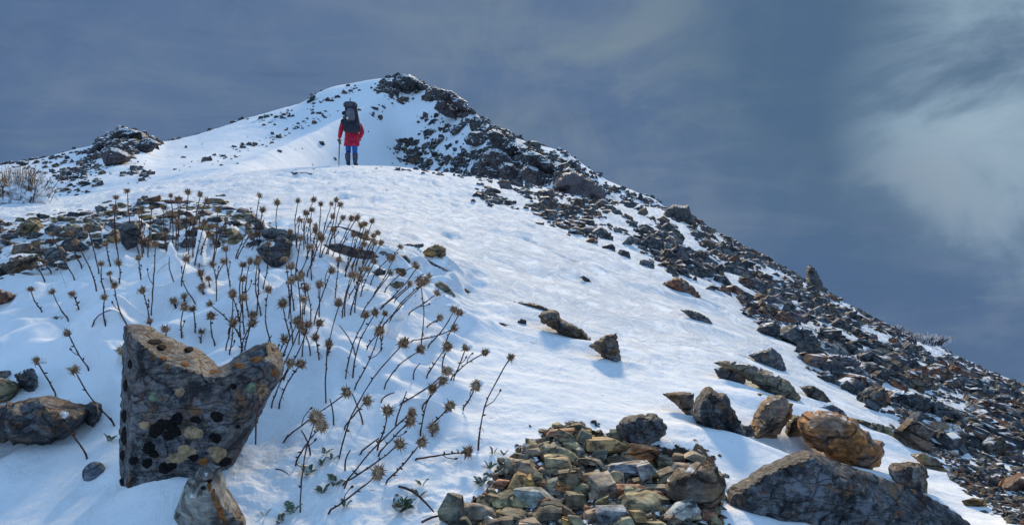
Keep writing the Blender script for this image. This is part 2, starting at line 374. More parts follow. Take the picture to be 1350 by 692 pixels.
# mountain outcrops
RIB = [(495,118),(520,98),(560,105),(615,130),(650,160),(700,188),(760,215),(800,250),(870,270),(880,300),(780,268),(700,248),(640,235),(600,215),(640,195),(625,165),(585,140),(545,120),(520,122)]
PATCH = [[(528,190),(560,182),(605,200),(612,215),(560,222),(530,212)],[(545,170),(560,155),(600,160),(618,172),(600,182),(560,178)],[(560,220),(600,212),(650,225),(660,245),(600,236)],[(92,240),(85,225),(105,212),(135,218),(128,235),(108,248)],[(160,228),(185,215),(205,222),(190,235),(170,240)]]
mt = secg >= 8
mm = poly_mask(PX, PY0, RIB, 8)*.42
KNOLL = [(112,206),(120,194),(136,180),(148,170),(168,168),(190,174),(212,189),(196,199),(178,203),(168,212),(146,217),(124,210)]
mm = np.maximum(mm, poly_mask(PX, PY0, KNOLL, 5)*.40)
for p in PATCH[:3]: mm = np.maximum(mm, poly_mask(PX, PY0, p, 8)*.22)
streak = fbm(XG*.16+YG*.05, YG*.05, 21, 4)
mm = np.maximum(mm, np.where(secg > 10.2, .18*sstep(.15, .6, streak), 0))
bare = np.where(mt, mm, bare)
far = np.where(mt, 1.0, sstep(8, 30, dist_s))
# relief
dz = np.zeros_like(XG)
ff_ = np.where(near, 1, 0)
dz += ff_*(.010*fbm(XG*1.2, YG*1.2, 5, 3)*np.clip(dist_s, 0, 6)*1.1)*np.where(near, 1-.7*sstep(5.5, 6, secg), 1)
crestfade = 1-sstep(5.6, 6.0, secg)
pz = sstep(1.02, 1.45, dist_s)*(1-sstep(2.6, 3.6, dist_s))*sstep(-250, -50, PX)*(1-sstep(560, 690, PX+ .25*(PY0-450)))
# wind-packed drifts round the dead stalks: soft ridges running away to the right, with scooped hollows
u = XG*.80-YG*.60; v = XG*.60+YG*.80
wu = u*6.5+.7*gnoise(u*4, v*4, 31); wv = v*4.2
rid = 1-np.abs(gnoise(wu, wv, 32))*2.6
rid2 = 1-np.abs(gnoise(wu*2.1+4, wv*2.3, 33))*2.6
dz += 2.7*pz*(.026*np.clip(rid, 0, 1)**1.3*sstep(.1, .5, gnoise(u*3.5, v*3.5, 34)+.12)+.022*fbm(XG*6, YG*6, 35, 2)+.010*np.clip(gnoise(XG*13, YG*13, 36), 0, 1))
lump = sstep(.9, 1.2, dist_s)*0+1
dz += (near & (secg < 3.2))*(1-pz)*.008*fbm(XG*9, YG*9, 41, 4)
# lumpy thin snow at the bottom near the leaves
lb = (1-sstep(1.15, 1.35, dist_s))*sstep(.6, .8, dist_s)*sstep(150, 330, PX)*(1-sstep(620, 680, PX))
dz += lb*(.009*fbm(XG*22, YG*22, 43, 4)+.012*np.clip(gnoise(XG*14, YG*14, 44), 0, 1))
# wind crust: shallow pits and ripples on the middle slope
mid = sstep(2.2, 4, dist_s)*(near)*crestfade*(1-sm)
pit = sstep(.22, .42, fbm(XG*2.1+.6*YG, YG*.75, 51, 4))
pit2 = sstep(.12, .5, gnoise(XG*5.0+YG, YG*1.5, 54))*sstep(-.1, .3, fbm(XG*.8, YG*.4, 55, 3))
dz += 1.7*mid*(-.010*pit*np.clip(dist_s, 2, 16)**.55-.006*pit2*np.clip(dist_s, 2, 16)**.5+.006*np.clip(dist_s, 2, 20)*fbm(XG*.7, YG*.5, 52, 4)+.0022*np.clip(dist_s, 2, 20)*fbm(XG*6, YG*3, 53, 3))
trk = np.exp(-((PX-365-(PY0-225)*-.6)/60)**2-((PY0-248)/18)**2)*near
dz += trk*crestfade*(.05*np.clip(gnoise(XG*3.1, YG*1.3, 91)+.1, -.2, .5)-.05*sstep(.2, .5, gnoise(XG*2.4+7, YG*1.1, 92)))
dz += near*sm*(.012*np.clip(dist_s, 1, 20)**.8*fbm(XG*3.2, YG*3.2, 61, 4))*crestfade
dz += near*lm*.02*fbm(XG*5, YG*5, 62, 3)
dz += near*rmz*.022*(.1+fbm(XG*6, YG*6, 63, 3))
dz += np.where(mt & (secg < 12.5), .35*fbm(XG*.11, YG*.11, 71, 4)+.10*fbm(XG*.7, YG*.5, 72, 4)+mm*1.1*np.abs(fbm(XG*.35, YG*.35, 73, 4)), 0)
def dent(px, py, rad, amp, d):          # a local mound (amp > 0) or hollow, metres
    global dz
    c = ray(px, py, d); dz = dz+amp*np.exp(-((XG-c.x)**2+(YG-c.y)**2)/(2*rad*rad))*near
ZG0 = ZG.copy(); ZG = ZG+dz
def refresh():
    global PYf, RM
    nin = len(pxs)
    PYf = HY-F*ZG[:, :nin]/np.maximum(YG[:, :nin], .01); PYf[:5] = 4000
    RM = np.minimum.accumulate(PYf, axis=0)
refresh()
def ground(px, py, near_only=False):
    """the first point of the terrain met along the view through (px, py): (point, distance)"""
    c = int(np.clip(np.searchsorted(pxs, px), 1, len(pxs)-1))
    colm = RM[:, c]; i = int(np.searchsorted(-colm, -py))
    lim = sum(SUB[:6]) if near_only else sum(SUB[:12])
    i = max(1, min(i, lim))
    a, b2_ = colm[i-1], colm[i]
    t = 0 if a == b2_ else min(max((a-py)/(a-b2_), 0), 1)
    y = YG[i-1, c]*(1-t)+YG[i, c]*t
    z = ZG[i-1, c]*(1-t)+ZG[i, c]*t
    return Vector(((px-CX)/F*y, y, z)), y
for px_, py_, rr, am in [(190,668,.045,.022),(250,668,.07,.035),(330,560,.05,-.028),(300,500,.06,.025),(118,630,.03,-.012),(60,610,.09,.015),(520,425,.05,.03),(600,520,.03,.018),(1040,585,.07,-.03),(900,580,.10,.02),(40,430,.10,.02),(100,470,.12,.015)]:
    p, dd = ground(px_, py_); dent(px_, py_, rr*max(1, dd/1.4), am, dd)
ZG = ZG0+dz; refresh()
Vt = np.stack([XG, YG, ZG], -1).reshape(-1, 3)
ii = np.arange((NR-1)*NC).reshape(NR-1, NC); jn = np.roll(np.arange(NC), -1)
quads = np.stack([ii, ii[:, jn], ii[:, jn]+NC, ii+NC], -1).reshape(-1, 4)
quads = np.concatenate([quads]); 
me = mesh_np('snowy_ground', Vt, quads, M_GROUND, smooth=True)
a = me.attributes.new('bare', 'FLOAT', 'POINT'); a.data.foreach_set('value', bare.astype(np.float32).ravel())
a = me.attributes.new('far', 'FLOAT', 'POINT'); a.data.foreach_set('value', far.astype(np.float32).ravel())
finish(link('snowy_ground', me), kind='structure')

# ---------------------------------------------------------------- rocks
def rock_proto(sub, seed, nplanes=10, rough=.06, mat=None, lo=.42, hi=.8, sharp=28, flat=False):
    """rounded lump (snow clumps, the dark lump for the shadowy hollow)"""
    bm = bmesh.new(); bmesh.ops.create_icosphere(bm, subdivisions=sub, radius=1)
    rg = np.random.default_rng(seed)
    V = np.array([v.co[:] for v in bm.verts]); Fc = np.array([[v.index for v in f.verts] for f in bm.faces]); bm.free()
    pl = []
    for k in range(nplanes):
        n = rg.normal(size=3); n /= np.linalg.norm(n); pl.append((n, rg.uniform(lo, hi)))
    for n, c in pl:
        e = np.maximum(0, V@n-c); V -= e[:, None]*n
    off = Vector(rg.uniform(0, 50, 3))
    V *= np.array([1+rough*(mnoise.fractal(Vector(p)*2.2+off, .7, 2.2, 4)) for p in V])[:, None]
    mn, mx = V.min(0), V.max(0); V = (V-(mn+mx)/2)/((mx-mn)/2)
    return V, Fc
def shard(seed, npts=14, cuts=0, rough=.0, slab=False):
    """a broken angular stone: the hull of a skewed, chipped block, with its faces kept flat"""
    rg = np.random.default_rng(seed); bm = bmesh.new()
    sh = rg.uniform(-.35, .35, 3); tp = rg.uniform(.45, 1.0, 2)
    for k in range(npts):
        p = rg.uniform(-1, 1, 3); q = p/np.max(np.abs(p))       # on the block's surface
        if k < 8: q = np.array([(-1, 1)[k & 1], (-1, 1)[k >> 1 & 1], (-1, 1)[k >> 2 & 1]])*rg.uniform(.62, 1.0, 3)
        q[0] *= tp[0] if q[2] > 0 else 1; q[1] *= tp[1] if q[2] > 0 else 1
        q[0] += sh[0]*q[2]; q[1] += sh[1]*q[2]; q[2] += (sh[2]*q[0]*.8)
        bm.verts.new(q)
    r = bmesh.ops.convex_hull(bm, input=bm.verts)
    bmesh.ops.delete(bm, geom=list({v for v in bm.verts if not v.link_faces}), context='VERTS')
    bmesh.ops.dissolve_limit(bm, angle_limit=R(7), verts=bm.verts, edges=bm.edges)
    if cuts:
        bmesh.ops.bevel(bm, geom=list(bm.edges), offset=.045, segments=1, affect='EDGES', clamp_overlap=True)
    bmesh.ops.triangulate(bm, faces=bm.faces)
    if cuts:
        bmesh.ops.subdivide_edges(bm, edges=[e for e in bm.edges if e.calc_length() > .22], cuts=cuts)
        bmesh.ops.triangulate(bm, faces=bm.faces)
        bmesh.ops.subdivide_edges(bm, edges=[e for e in bm.edges if e.calc_length() > .25], cuts=1)
        bmesh.ops.triangulate(bm, faces=bm.faces)
        off = Vector(rg.uniform(0, 50, 3)); bm.normal_update()
        for v in bm.verts:
            p = v.co; st_ = Vector((p.x*1.2, p.y*1.2, p.z*5))
            v.co = p+v.normal*(rough*(mnoise.fractal(p*2.4+off, .7, 2.2, 4)-.9*abs(mnoise.noise(st_+off))))
    bm.verts.index_update()
    V = np.array([v.co[:] for v in bm.verts]); Fc = np.array([[v.index for v in f.verts] for f in bm.faces]); bm.free()
    mn, mx = V.min(0), V.max(0); V = (V-(mn+mx)/2)/((mx-mn)/2)
    return V, Fc
PRO3 = [mesh_np('rock', *(shard(100+i, 11+i % 5, 2, .10) if i % 2 else shard(100+i, 13+i % 5)), M_ROCK, sharp=20) for i in range(16)]
PRORUB = [mesh_np('stone', *(shard(200+i, 13+i % 5, 1, .05) if i % 3 == 0 else shard(200+i, 12+i % 6)), M_RUB, sharp=12) for i in range(20)]
RAW2 = [shard(300+i, 10+i % 4) for i in range(18)]
RAW1 = [shard(340+i, 8) for i in range(14)]
COLS = {'dark grey': (.055, .058, .068), 'slate grey': (.11, .115, .13), 'olive': (.19, .155, .09), 'ochre': (.30, .18, .065),
        'rust brown': (.19, .075, .04), 'purple grey': (.115, .09, .10), 'pale grey': (.27, .27, .25), 'brown': (.135, .09, .058), 'orange': (.30, .13, .045), 'blue grey': (.18, .195, .215), 'olive grey': (.10, .09, .06), 'tan grey': (.23, .18, .13)}
ORD = 'first second third fourth fifth sixth seventh eighth ninth tenth eleventh twelfth thirteenth fourteenth fifteenth sixteenth seventeenth eighteenth nineteenth twentieth'.split()
def ordinal(i, n):
    if i == 0: return 'leftmost'
    if i == n-1: return 'rightmost'
    if i < 20: return ORD[i]+' from the left'
    j = n-1-i
    return ORD[j]+' from the right' if j < 20 else 'number %d from the left' % (i+1)
def jit(c, a=.15):
    k = 1+random.uniform(-a, a); return (c[0]*k*(1+random.uniform(-.06, .06)), c[1]*k, c[2]*k*(1+random.uniform(-.06, .06)), 1)
INDIV = []
def place_rock(px, py, w, h, ang, cname, protos, name='rock', zone='', word='rock', up=0.0, cat='rock'):
    """a single stone: px, py = its middle, w x h = its size as seen, ang = tilt in degrees (positive: falls to the right)"""
    p, d = ground(px, py+.28*h)
    c = ray(px, py, d)
    sx_, sz_ = w/F*d/2, h/F*d/2
    dep = .5*(sx_+sz_)*random.uniform(.75, 1.15)
    o = link(name, random.choice(protos), None, c+Vector((0, dep*.25, up)), (random.uniform(-.25, .25), R(ang), random.uniform(-.3, .3)), (sx_*random.choice((-1, 1)), dep, sz_))
    # a mirrored copy keeps outward normals only with an even number of flips
    if o.scale.x < 0: o.scale.x = -o.scale.x; o.rotation_euler.z += math.pi
    o.color = jit(tuple(min(.5, q*(1.5 if word == 'stone' else 1.0)) for q in COLS[cname]))
    INDIV.append(dict(o=o, px=px, zone=zone, col=cname, word=word, cat=cat, shape='flat' if w > 2.2*h else 'tall' if h > 1.15*w else 'chunky' if w < 1.45*h else 'wedge shaped'))
    return o
def stuff_rocks(name, items, raws, mat, label, smooth=None):
    """items: (location, scale3, euler, colour) - thousands of stones nobody could count, as one mesh"""
    Vs, Fs, Cs = [], [], []; off = 0
    for i, (loc, sc, eu, cl_) in enumerate(items):
        V, Fc = raws[i % len(raws)]
        Mx = np.array(Euler(eu).to_matrix())
        W = (V*np.array(sc))@Mx.T+np.array(loc)
        Vs.append(W); Fs.append(Fc+off); off += len(V); Cs.append(np.tile(np.array([*cl_[:3], 1.0]), (len(V), 1)))
    me = mesh_np(name, np.concatenate(Vs), np.concatenate(Fs), mat)
    at = me.color_attributes.new('tint', 'FLOAT_COLOR', 'POINT'); at.data.foreach_set('color', np.concatenate(Cs).astype(np.float32).ravel())
    return finish(link(name, me), label, None, None, 'stuff')

def outline_rock(name, poly, cname, label, d=None, thick=1.0, mat=None, seed=None, inner=None, cat='rock', planes=5, rough=1.0, base=True, push=.3, group=None, jag=1.0, step=None):
    """a single rock with the outline, place and real thickness of the one in the photograph"""
    seed = seed if seed is not None else int(poly[0][0]*7+poly[0][1]*3) & 0xffff
    rg = np.random.default_rng(seed)
    P = np.array(poly, float); size = math.sqrt(abs(.5*np.sum(P[:, 0]*np.roll(P[:, 1], -1)-P[:, 1]*np.roll(P[:, 0], -1))))
    y1, y0 = P[:, 1].max(), P[:, 1].min(); xb = P[P[:, 1].argmax(), 0]
    if d is None: _, d = ground(float(np.clip(xb, -55, 1400)), float(min(y1, 700)))
    T = .5*size/F*d*thick
    d0 = d+push*T
    if base:
        lo_ = P[:, 1] > y0+.72*(y1-y0); P[lo_, 1] += .10*(y1-y0)
    st = step or max(1.2, size/15)
    B = []
    for i in range(len(P)):
        a, b = P[i], P[(i+1) % len(P)]; L = np.linalg.norm(b-a); n = max(1, int(L/st)); nn = np.array([b[1]-a[1], a[0]-b[0]])/max(L, 1e-6)
        ph = rg.uniform(0, 9)
        for j in range(n):
            t = j/n; w = math.sin(math.pi*t)
            B.append(a+(b-a)*t+nn*jag*w*(st*.28*math.sin(ph+j*2.1)+rg.normal()*st*.16))
    B = np.array(B); nb = len(B)
    xs = np.arange(P[:, 0].min(), P[:, 0].max(), st); ys = np.arange(P[:, 1].min(), P[:, 1].max(), st*.87)
    G = np.array([(x+(st/2 if k % 2 else 0), y) for k, y in enumerate(ys) for x in xs]); G = G+rg.normal(size=G.shape)*st*.16
    def bd(Q):
        A = B; C = np.roll(B, -1, 0)-B; t = np.clip(((Q[:, None]-A)*C).sum(-1)/np.maximum((C**2).sum(-1), 1e-9), 0, 1)
        return np.sqrt((((A+C*t[..., None])-Q[:, None])**2).sum(-1)).min(1)
    G = G[inpoly(G[:, 0], G[:, 1], B)]; G = G[bd(G) > st*.45] if len(G) else G
    Q = np.concatenate([B, G]) if len(G) else B
    res = delaunay_2d_cdt([Vector(q) for q in Q], [], [list(range(nb))], 1, 1e-5)
    Q2 = np.array([v[:] for v in res[0]]); tris = np.array([f for f in res[2] if len(f) == 3])
    isb = bd(Q2) < st*.06
    db = bd(Q2); Rm = max(db.max(), 1e-6)
    cen = P.mean(0); U = (Q2-cen)/size
    g = np.sqrt(np.clip(1-(1-np.clip(db/(Rm*(.16 if callable(inner) else .95)), 0, 1))**2, 0, 1))
    bf = T*g
    if callable(inner): bf = np.minimum(bf, T*inner(Q2[:, 0], Q2[:, 1])+T*.02)
    elif inner is not None:               # chosen facets: planes (a, b, c) -> depth = T*(c + a*x + b*y), the lowest wins
        for a, b, c in inner: bf = np.minimum(bf, T*np.maximum(c+a*U[:, 0]+b*U[:, 1], .0)+T*.02)
    else:
        ns = 2+planes; cand_ = Q2[db > Rm*.28]; rg.shuffle(cand_)
        pick = [Q2[db.argmax()]]
        while len(pick) < ns and len(cand_):
            dd_ = np.min([((cand_-p_)**2).sum(1) for p_ in pick], 0); pick.append(cand_[dd_.argmax()])
        A2 = np.concatenate([P, np.array(pick)]); dp = np.concatenate([rg.uniform(.0, .38, len(P)), rg.uniform(.45, 1.35, len(pick))])
        dp[len(P)] = 1.15
        rc = delaunay_2d_cdt([Vector(q) for q in A2], [], [list(range(len(P)))], 1, 1e-5)
        vc = np.array([v[:] for v in rc[0]]); dv = dp[((vc[:, None]-A2)**2).sum(-1).argmin(1)]
        co = np.full(len(Q2), .05); sc_ = np.full(len(Q2), -9.0)
        for f in rc[2]:
            a3, b3_, c3_ = vc[list(f)]; M3 = np.array([[a3[0]-c3_[0], b3_[0]-c3_[0]], [a3[1]-c3_[1], b3_[1]-c3_[1]]])
            if abs(np.linalg.det(M3)) < 1e-6: continue
            l = (Q2-c3_)@np.linalg.inv(M3).T; w3 = 1-l.sum(1); q3 = np.minimum(np.minimum(l[:, 0], l[:, 1]), w3)
            val = l[:, 0]*dv[f[0]]+l[:, 1]*dv[f[1]]+w3*dv[f[2]]; u3 = q3 > sc_; co[u3] = val[u3]; sc_[u3] = q3[u3]
        bf = T*np.clip(co, 0, 1.3)*np.clip(.35+db/(Rm*.12), 0, 1)
        for k in range(0):
            an = rg.uniform(0, 6.28); s = rg.uniform(.7, 1.7); c = rg.uniform(.38, .75)
            bf = np.minimum(bf, T*np.maximum(c+s*(math.cos(an)*U[:, 0]+math.sin(an)*U[:, 1]), .05))
    nz = np.array([mnoise.fractal(Vector((q[0]/size*2.6+seed % 97, q[1]/size*2.6, 0)), .8, 2.1, 5) for q in Q2])
    nr = np.array([abs(mnoise.noise(Vector((q[0]/size*4.5+seed % 89, q[1]/size*7, 3)))) for q in Q2])
    bf = bf+T*rough*(.06*nz-.10*nr)*np.clip(db/(Rm*.3), 0, 1)
    front = np.stack([(Q2[:, 0]-CX)/F*(d0-bf), d0-bf, (HY-Q2[:, 1])/F*(d0-bf)], -1)
    bb = T*1.15*np.sqrt(np.clip(1-(1-np.clip(db/(Rm), 0, 1))**2, 0, 1))
    bx = (Q2[:, 0]-CX)/F*d0; bz = (HY-Q2[:, 1])/F*d0
    back = np.stack([bx, d0+bb*(1+.2*nz), bz-.0*bb], -1)
    idx = np.arange(len(Q2)); bidx = idx.copy(); nbk = (~isb).sum(); bidx[~isb] = len(Q2)+np.arange(nbk)
    V = np.concatenate([front, back[~isb]])
    V[:len(Q2)][isb] = np.stack([bx, np.full(len(bx), d0), bz], -1)[isb]
    Fc = np.concatenate([tris, bidx[tris][:, ::-1]])
    keep = (Fc[:, 0] != Fc[:, 1]); Fc = Fc[keep]
    # orientation: front faces look at the camera
    a_, b_, c_ = front[tris[0][0]], front[tris[0][1]], front[tris[0][2]]
    if np.dot(np.cross(b_-a_, c_-a_), a_) > 0: Fc = Fc[:, ::-1]
    org = np.array([(cen[0]-CX)/F*d0, d0, (HY-y1)/F*d0])
    me = mesh_np(name, V-org, Fc, mat or M_ROCK, sharp=26)
    o = link(name, me, None, org); o.color = (*COLS[cname], 1) if isinstance(cname, str) else (*cname, 1)
    finish(o, label, cat, group)
    return o

# the big lichen-covered boulder in front
def boulder_depth(x, y):
    ytop = np.interp(x, [157, 165, 191, 222, 254, 277, 297, 313, 352, 369], [440, 427, 430, 448, 461, 483, 479, 468, 450, 478])
    yc = np.interp(x, [157, 183, 218, 250, 277, 297, 330, 352, 369], [448, 453, 480, 491, 499, 497, 490, 486, 505])
    top = .92*np.clip((y-ytop)/np.maximum(yc-ytop, 4), 0, 2)
    xl = np.interp(y, [430, 505, 600, 700], [163, 160, 156, 160]); xc = np.interp(y, [430, 455, 520, 640, 700], [176, 182, 175, 168, 172])
    left = .10+.82*np.clip((x-xl)/np.maximum(xc-xl, 3), 0, 3)
    xr = np.interp(y, [450, 491, 522, 565, 640, 700], [372, 370, 354, 333, 296, 282])
    right = .12+.75*np.clip((xr-x)/26, 0, 3)
    front = .92+.0011*(y-550)-.0006*(x-260)+.10*np.clip((x-262-(y-560)*.5)/60, -1, 1)*np.clip((y-500)/60, 0, 1)
    step = .05*np.clip((y-(470+.45*(x-190)))/3, 0, 1)*np.clip((230-x)/10, 0, 1)
    return np.minimum(np.minimum(front+step, top), np.minimum(left, right))
BIG = outline_rock('boulder', [(163,430),(170,427),(180,428),(191,431),(207,442),(222,449),(234,455),(254,461),(266,471),(278,483),(286,484),(297,480),(313,469),(336,455),(352,451),(361,459),(367,470),(370,488),(366,506),(354,522),(344,542),(333,565),(313,601),(299,630),(296,660),(280,700),(225,705),(200,700),(180,702),(162,695),(157,650),(157,600),(158,555),(160,505),(162,462)],
    (.115, .12, .135), 'large grey boulder with black and orange lichen blotches standing in the front left snow', d=1.08, thick=.72, inner=boulder_depth, rough=1.3, mat=M_BIG, base=False, push=.5, jag=.8, step=4.0)
def surface_patch(parent, name, mat, px, py, rx, ry, seed, lift=.0012):
    """a crust of lichen lying on the parent's surface, found by dropping its rim and middle on the stone"""
    bv = BVHTree.FromPolygons([v.co[:] for v in parent.data.vertices], [p.vertices[:] for p in parent.data.polygons])
    rg = random.Random(seed); n = 22; V = []; o0 = -parent.location
    def hit(x, y, up):
        dr = Vector(((x-CX)/F, 1, (HY-y)/F)).normalized()
        h_, nn, _, _ = bv.ray_cast(o0, dr); return None if h_ is None else h_+nn*up
    c = hit(px, py, lift*2.2)
    if c is None: return
    V.append(c); rings_ = 3; n = 30; ph = [rg.uniform(0, 6) for _ in range(3)]
    for k in range(1, rings_+1):
        for i in range(n):
            a = 2*math.pi*i/n; q = k/rings_
            w = 1+.10*math.sin(2*a+ph[0])+.07*math.sin(3*a+ph[1])+.05*math.sin(6*a+ph[2])+.05*math.sin(11*a+ph[1])+.03*math.sin(17*a+ph[0])
            p = hit(px+rx*w*q*math.cos(a), py+ry*w*q*math.sin(a), lift*(2 if k < rings_ else -.3)+rg.uniform(0, .0006))
            if p is None: p = V[0] if k == 1 else V[1+(k-2)*n+i]
            V.append(p)
    Fc = [(0, 1+(i+1) % n, 1+i) for i in range(n)]
    for k in range(rings_-1):
        for i in range(n):
            a, b = 1+k*n+i, 1+k*n+(i+1) % n; Fc += [(a, b, b+n), (a, b+n, a+n)]
    me = mesh_np(name, [v[:] for v in V], Fc, mat, smooth=True)
    return link(name, me, parent)
for i, (x, y, a, b) in enumerate([(206,567,10,10),(216,559,10,8),(229,567,10,9),(233,552,9,8),(222,574,8,6),(258,553,7,5),(286,549,9,7),(284,577,8,7),(196,590,9,8),(203,598,6,6),(176,607,6,6),(194,610,7,7),(217,617,9,7),(226,614,7,6),(255,603,6,5),(297,608,8,7),(308,509,4,4),(164,548,3,9),(164,575,3.5,12),(166,508,2.5,8),(172,480,2.5,6),(162,600,2.5,8),(161,636,2.5,7),(204,451,9,4),(213,458,7,4),(249,461,6,4),(313,562,3,3)]):
    surface_patch(BIG, 'black_lichen', M_BLACK, x, y, a, b, 50+i)
for i, (x, y, a, b) in enumerate([(255,570,12,9),(246,594,12,8),(237,517,6,6),(287,598,13,10),(232,604,14,7),(190,560,7,5)]): surface_patch(BIG, 'pale_lichen', M_PALE, x, y, a, b, 90+i, .0006)
for i, (x, y, a, b) in enumerate([(282,490,6,3),(315,482,7,4),(338,474,9,4),(215,472,5,3),(244,480,6,3),(362,492,4,5),(268,608,7,5)]): surface_patch(BIG, 'orange_lichen', M_ORANGE, x, y, a, b, 120+i, .0006)
for i, (x, y, a, b) in enumerate([(202,523,7,6),(332,510,8,6)]): surface_patch(BIG, 'green_lichen', M_GREEN, x, y, a, b, 140+i, .0006)
LEAN = outline_rock('rock', [(262,616),(272,612),(284,618),(291,634),(302,658),(322,694),(330,730),(226,730),(229,680),(238,652),(250,628)], 'pale grey', 'pale pointed rock with rust streaks leaning on the foot of the lichen boulder', d=.95, thick=.8, base=False, push=.35, planes=4)
for i, (x, y, a, b) in enumerate([(276,641,2.4,8),(281,652,2.6,9),(286,664,3,9),(291,675,3.4,8),(295,684,2.5,7)]): surface_patch(LEAN, 'orange_lichen', M_ORANGE, x, y, a, b, 160+i, .0006)
for i, (x, y, a, b) in enumerate([(268,643,4,2.5),(276,634,2.5,2),(232,657,4,5)]): surface_patch(LEAN, 'black_lichen', M_BLACK, x, y, a, b, 170+i)

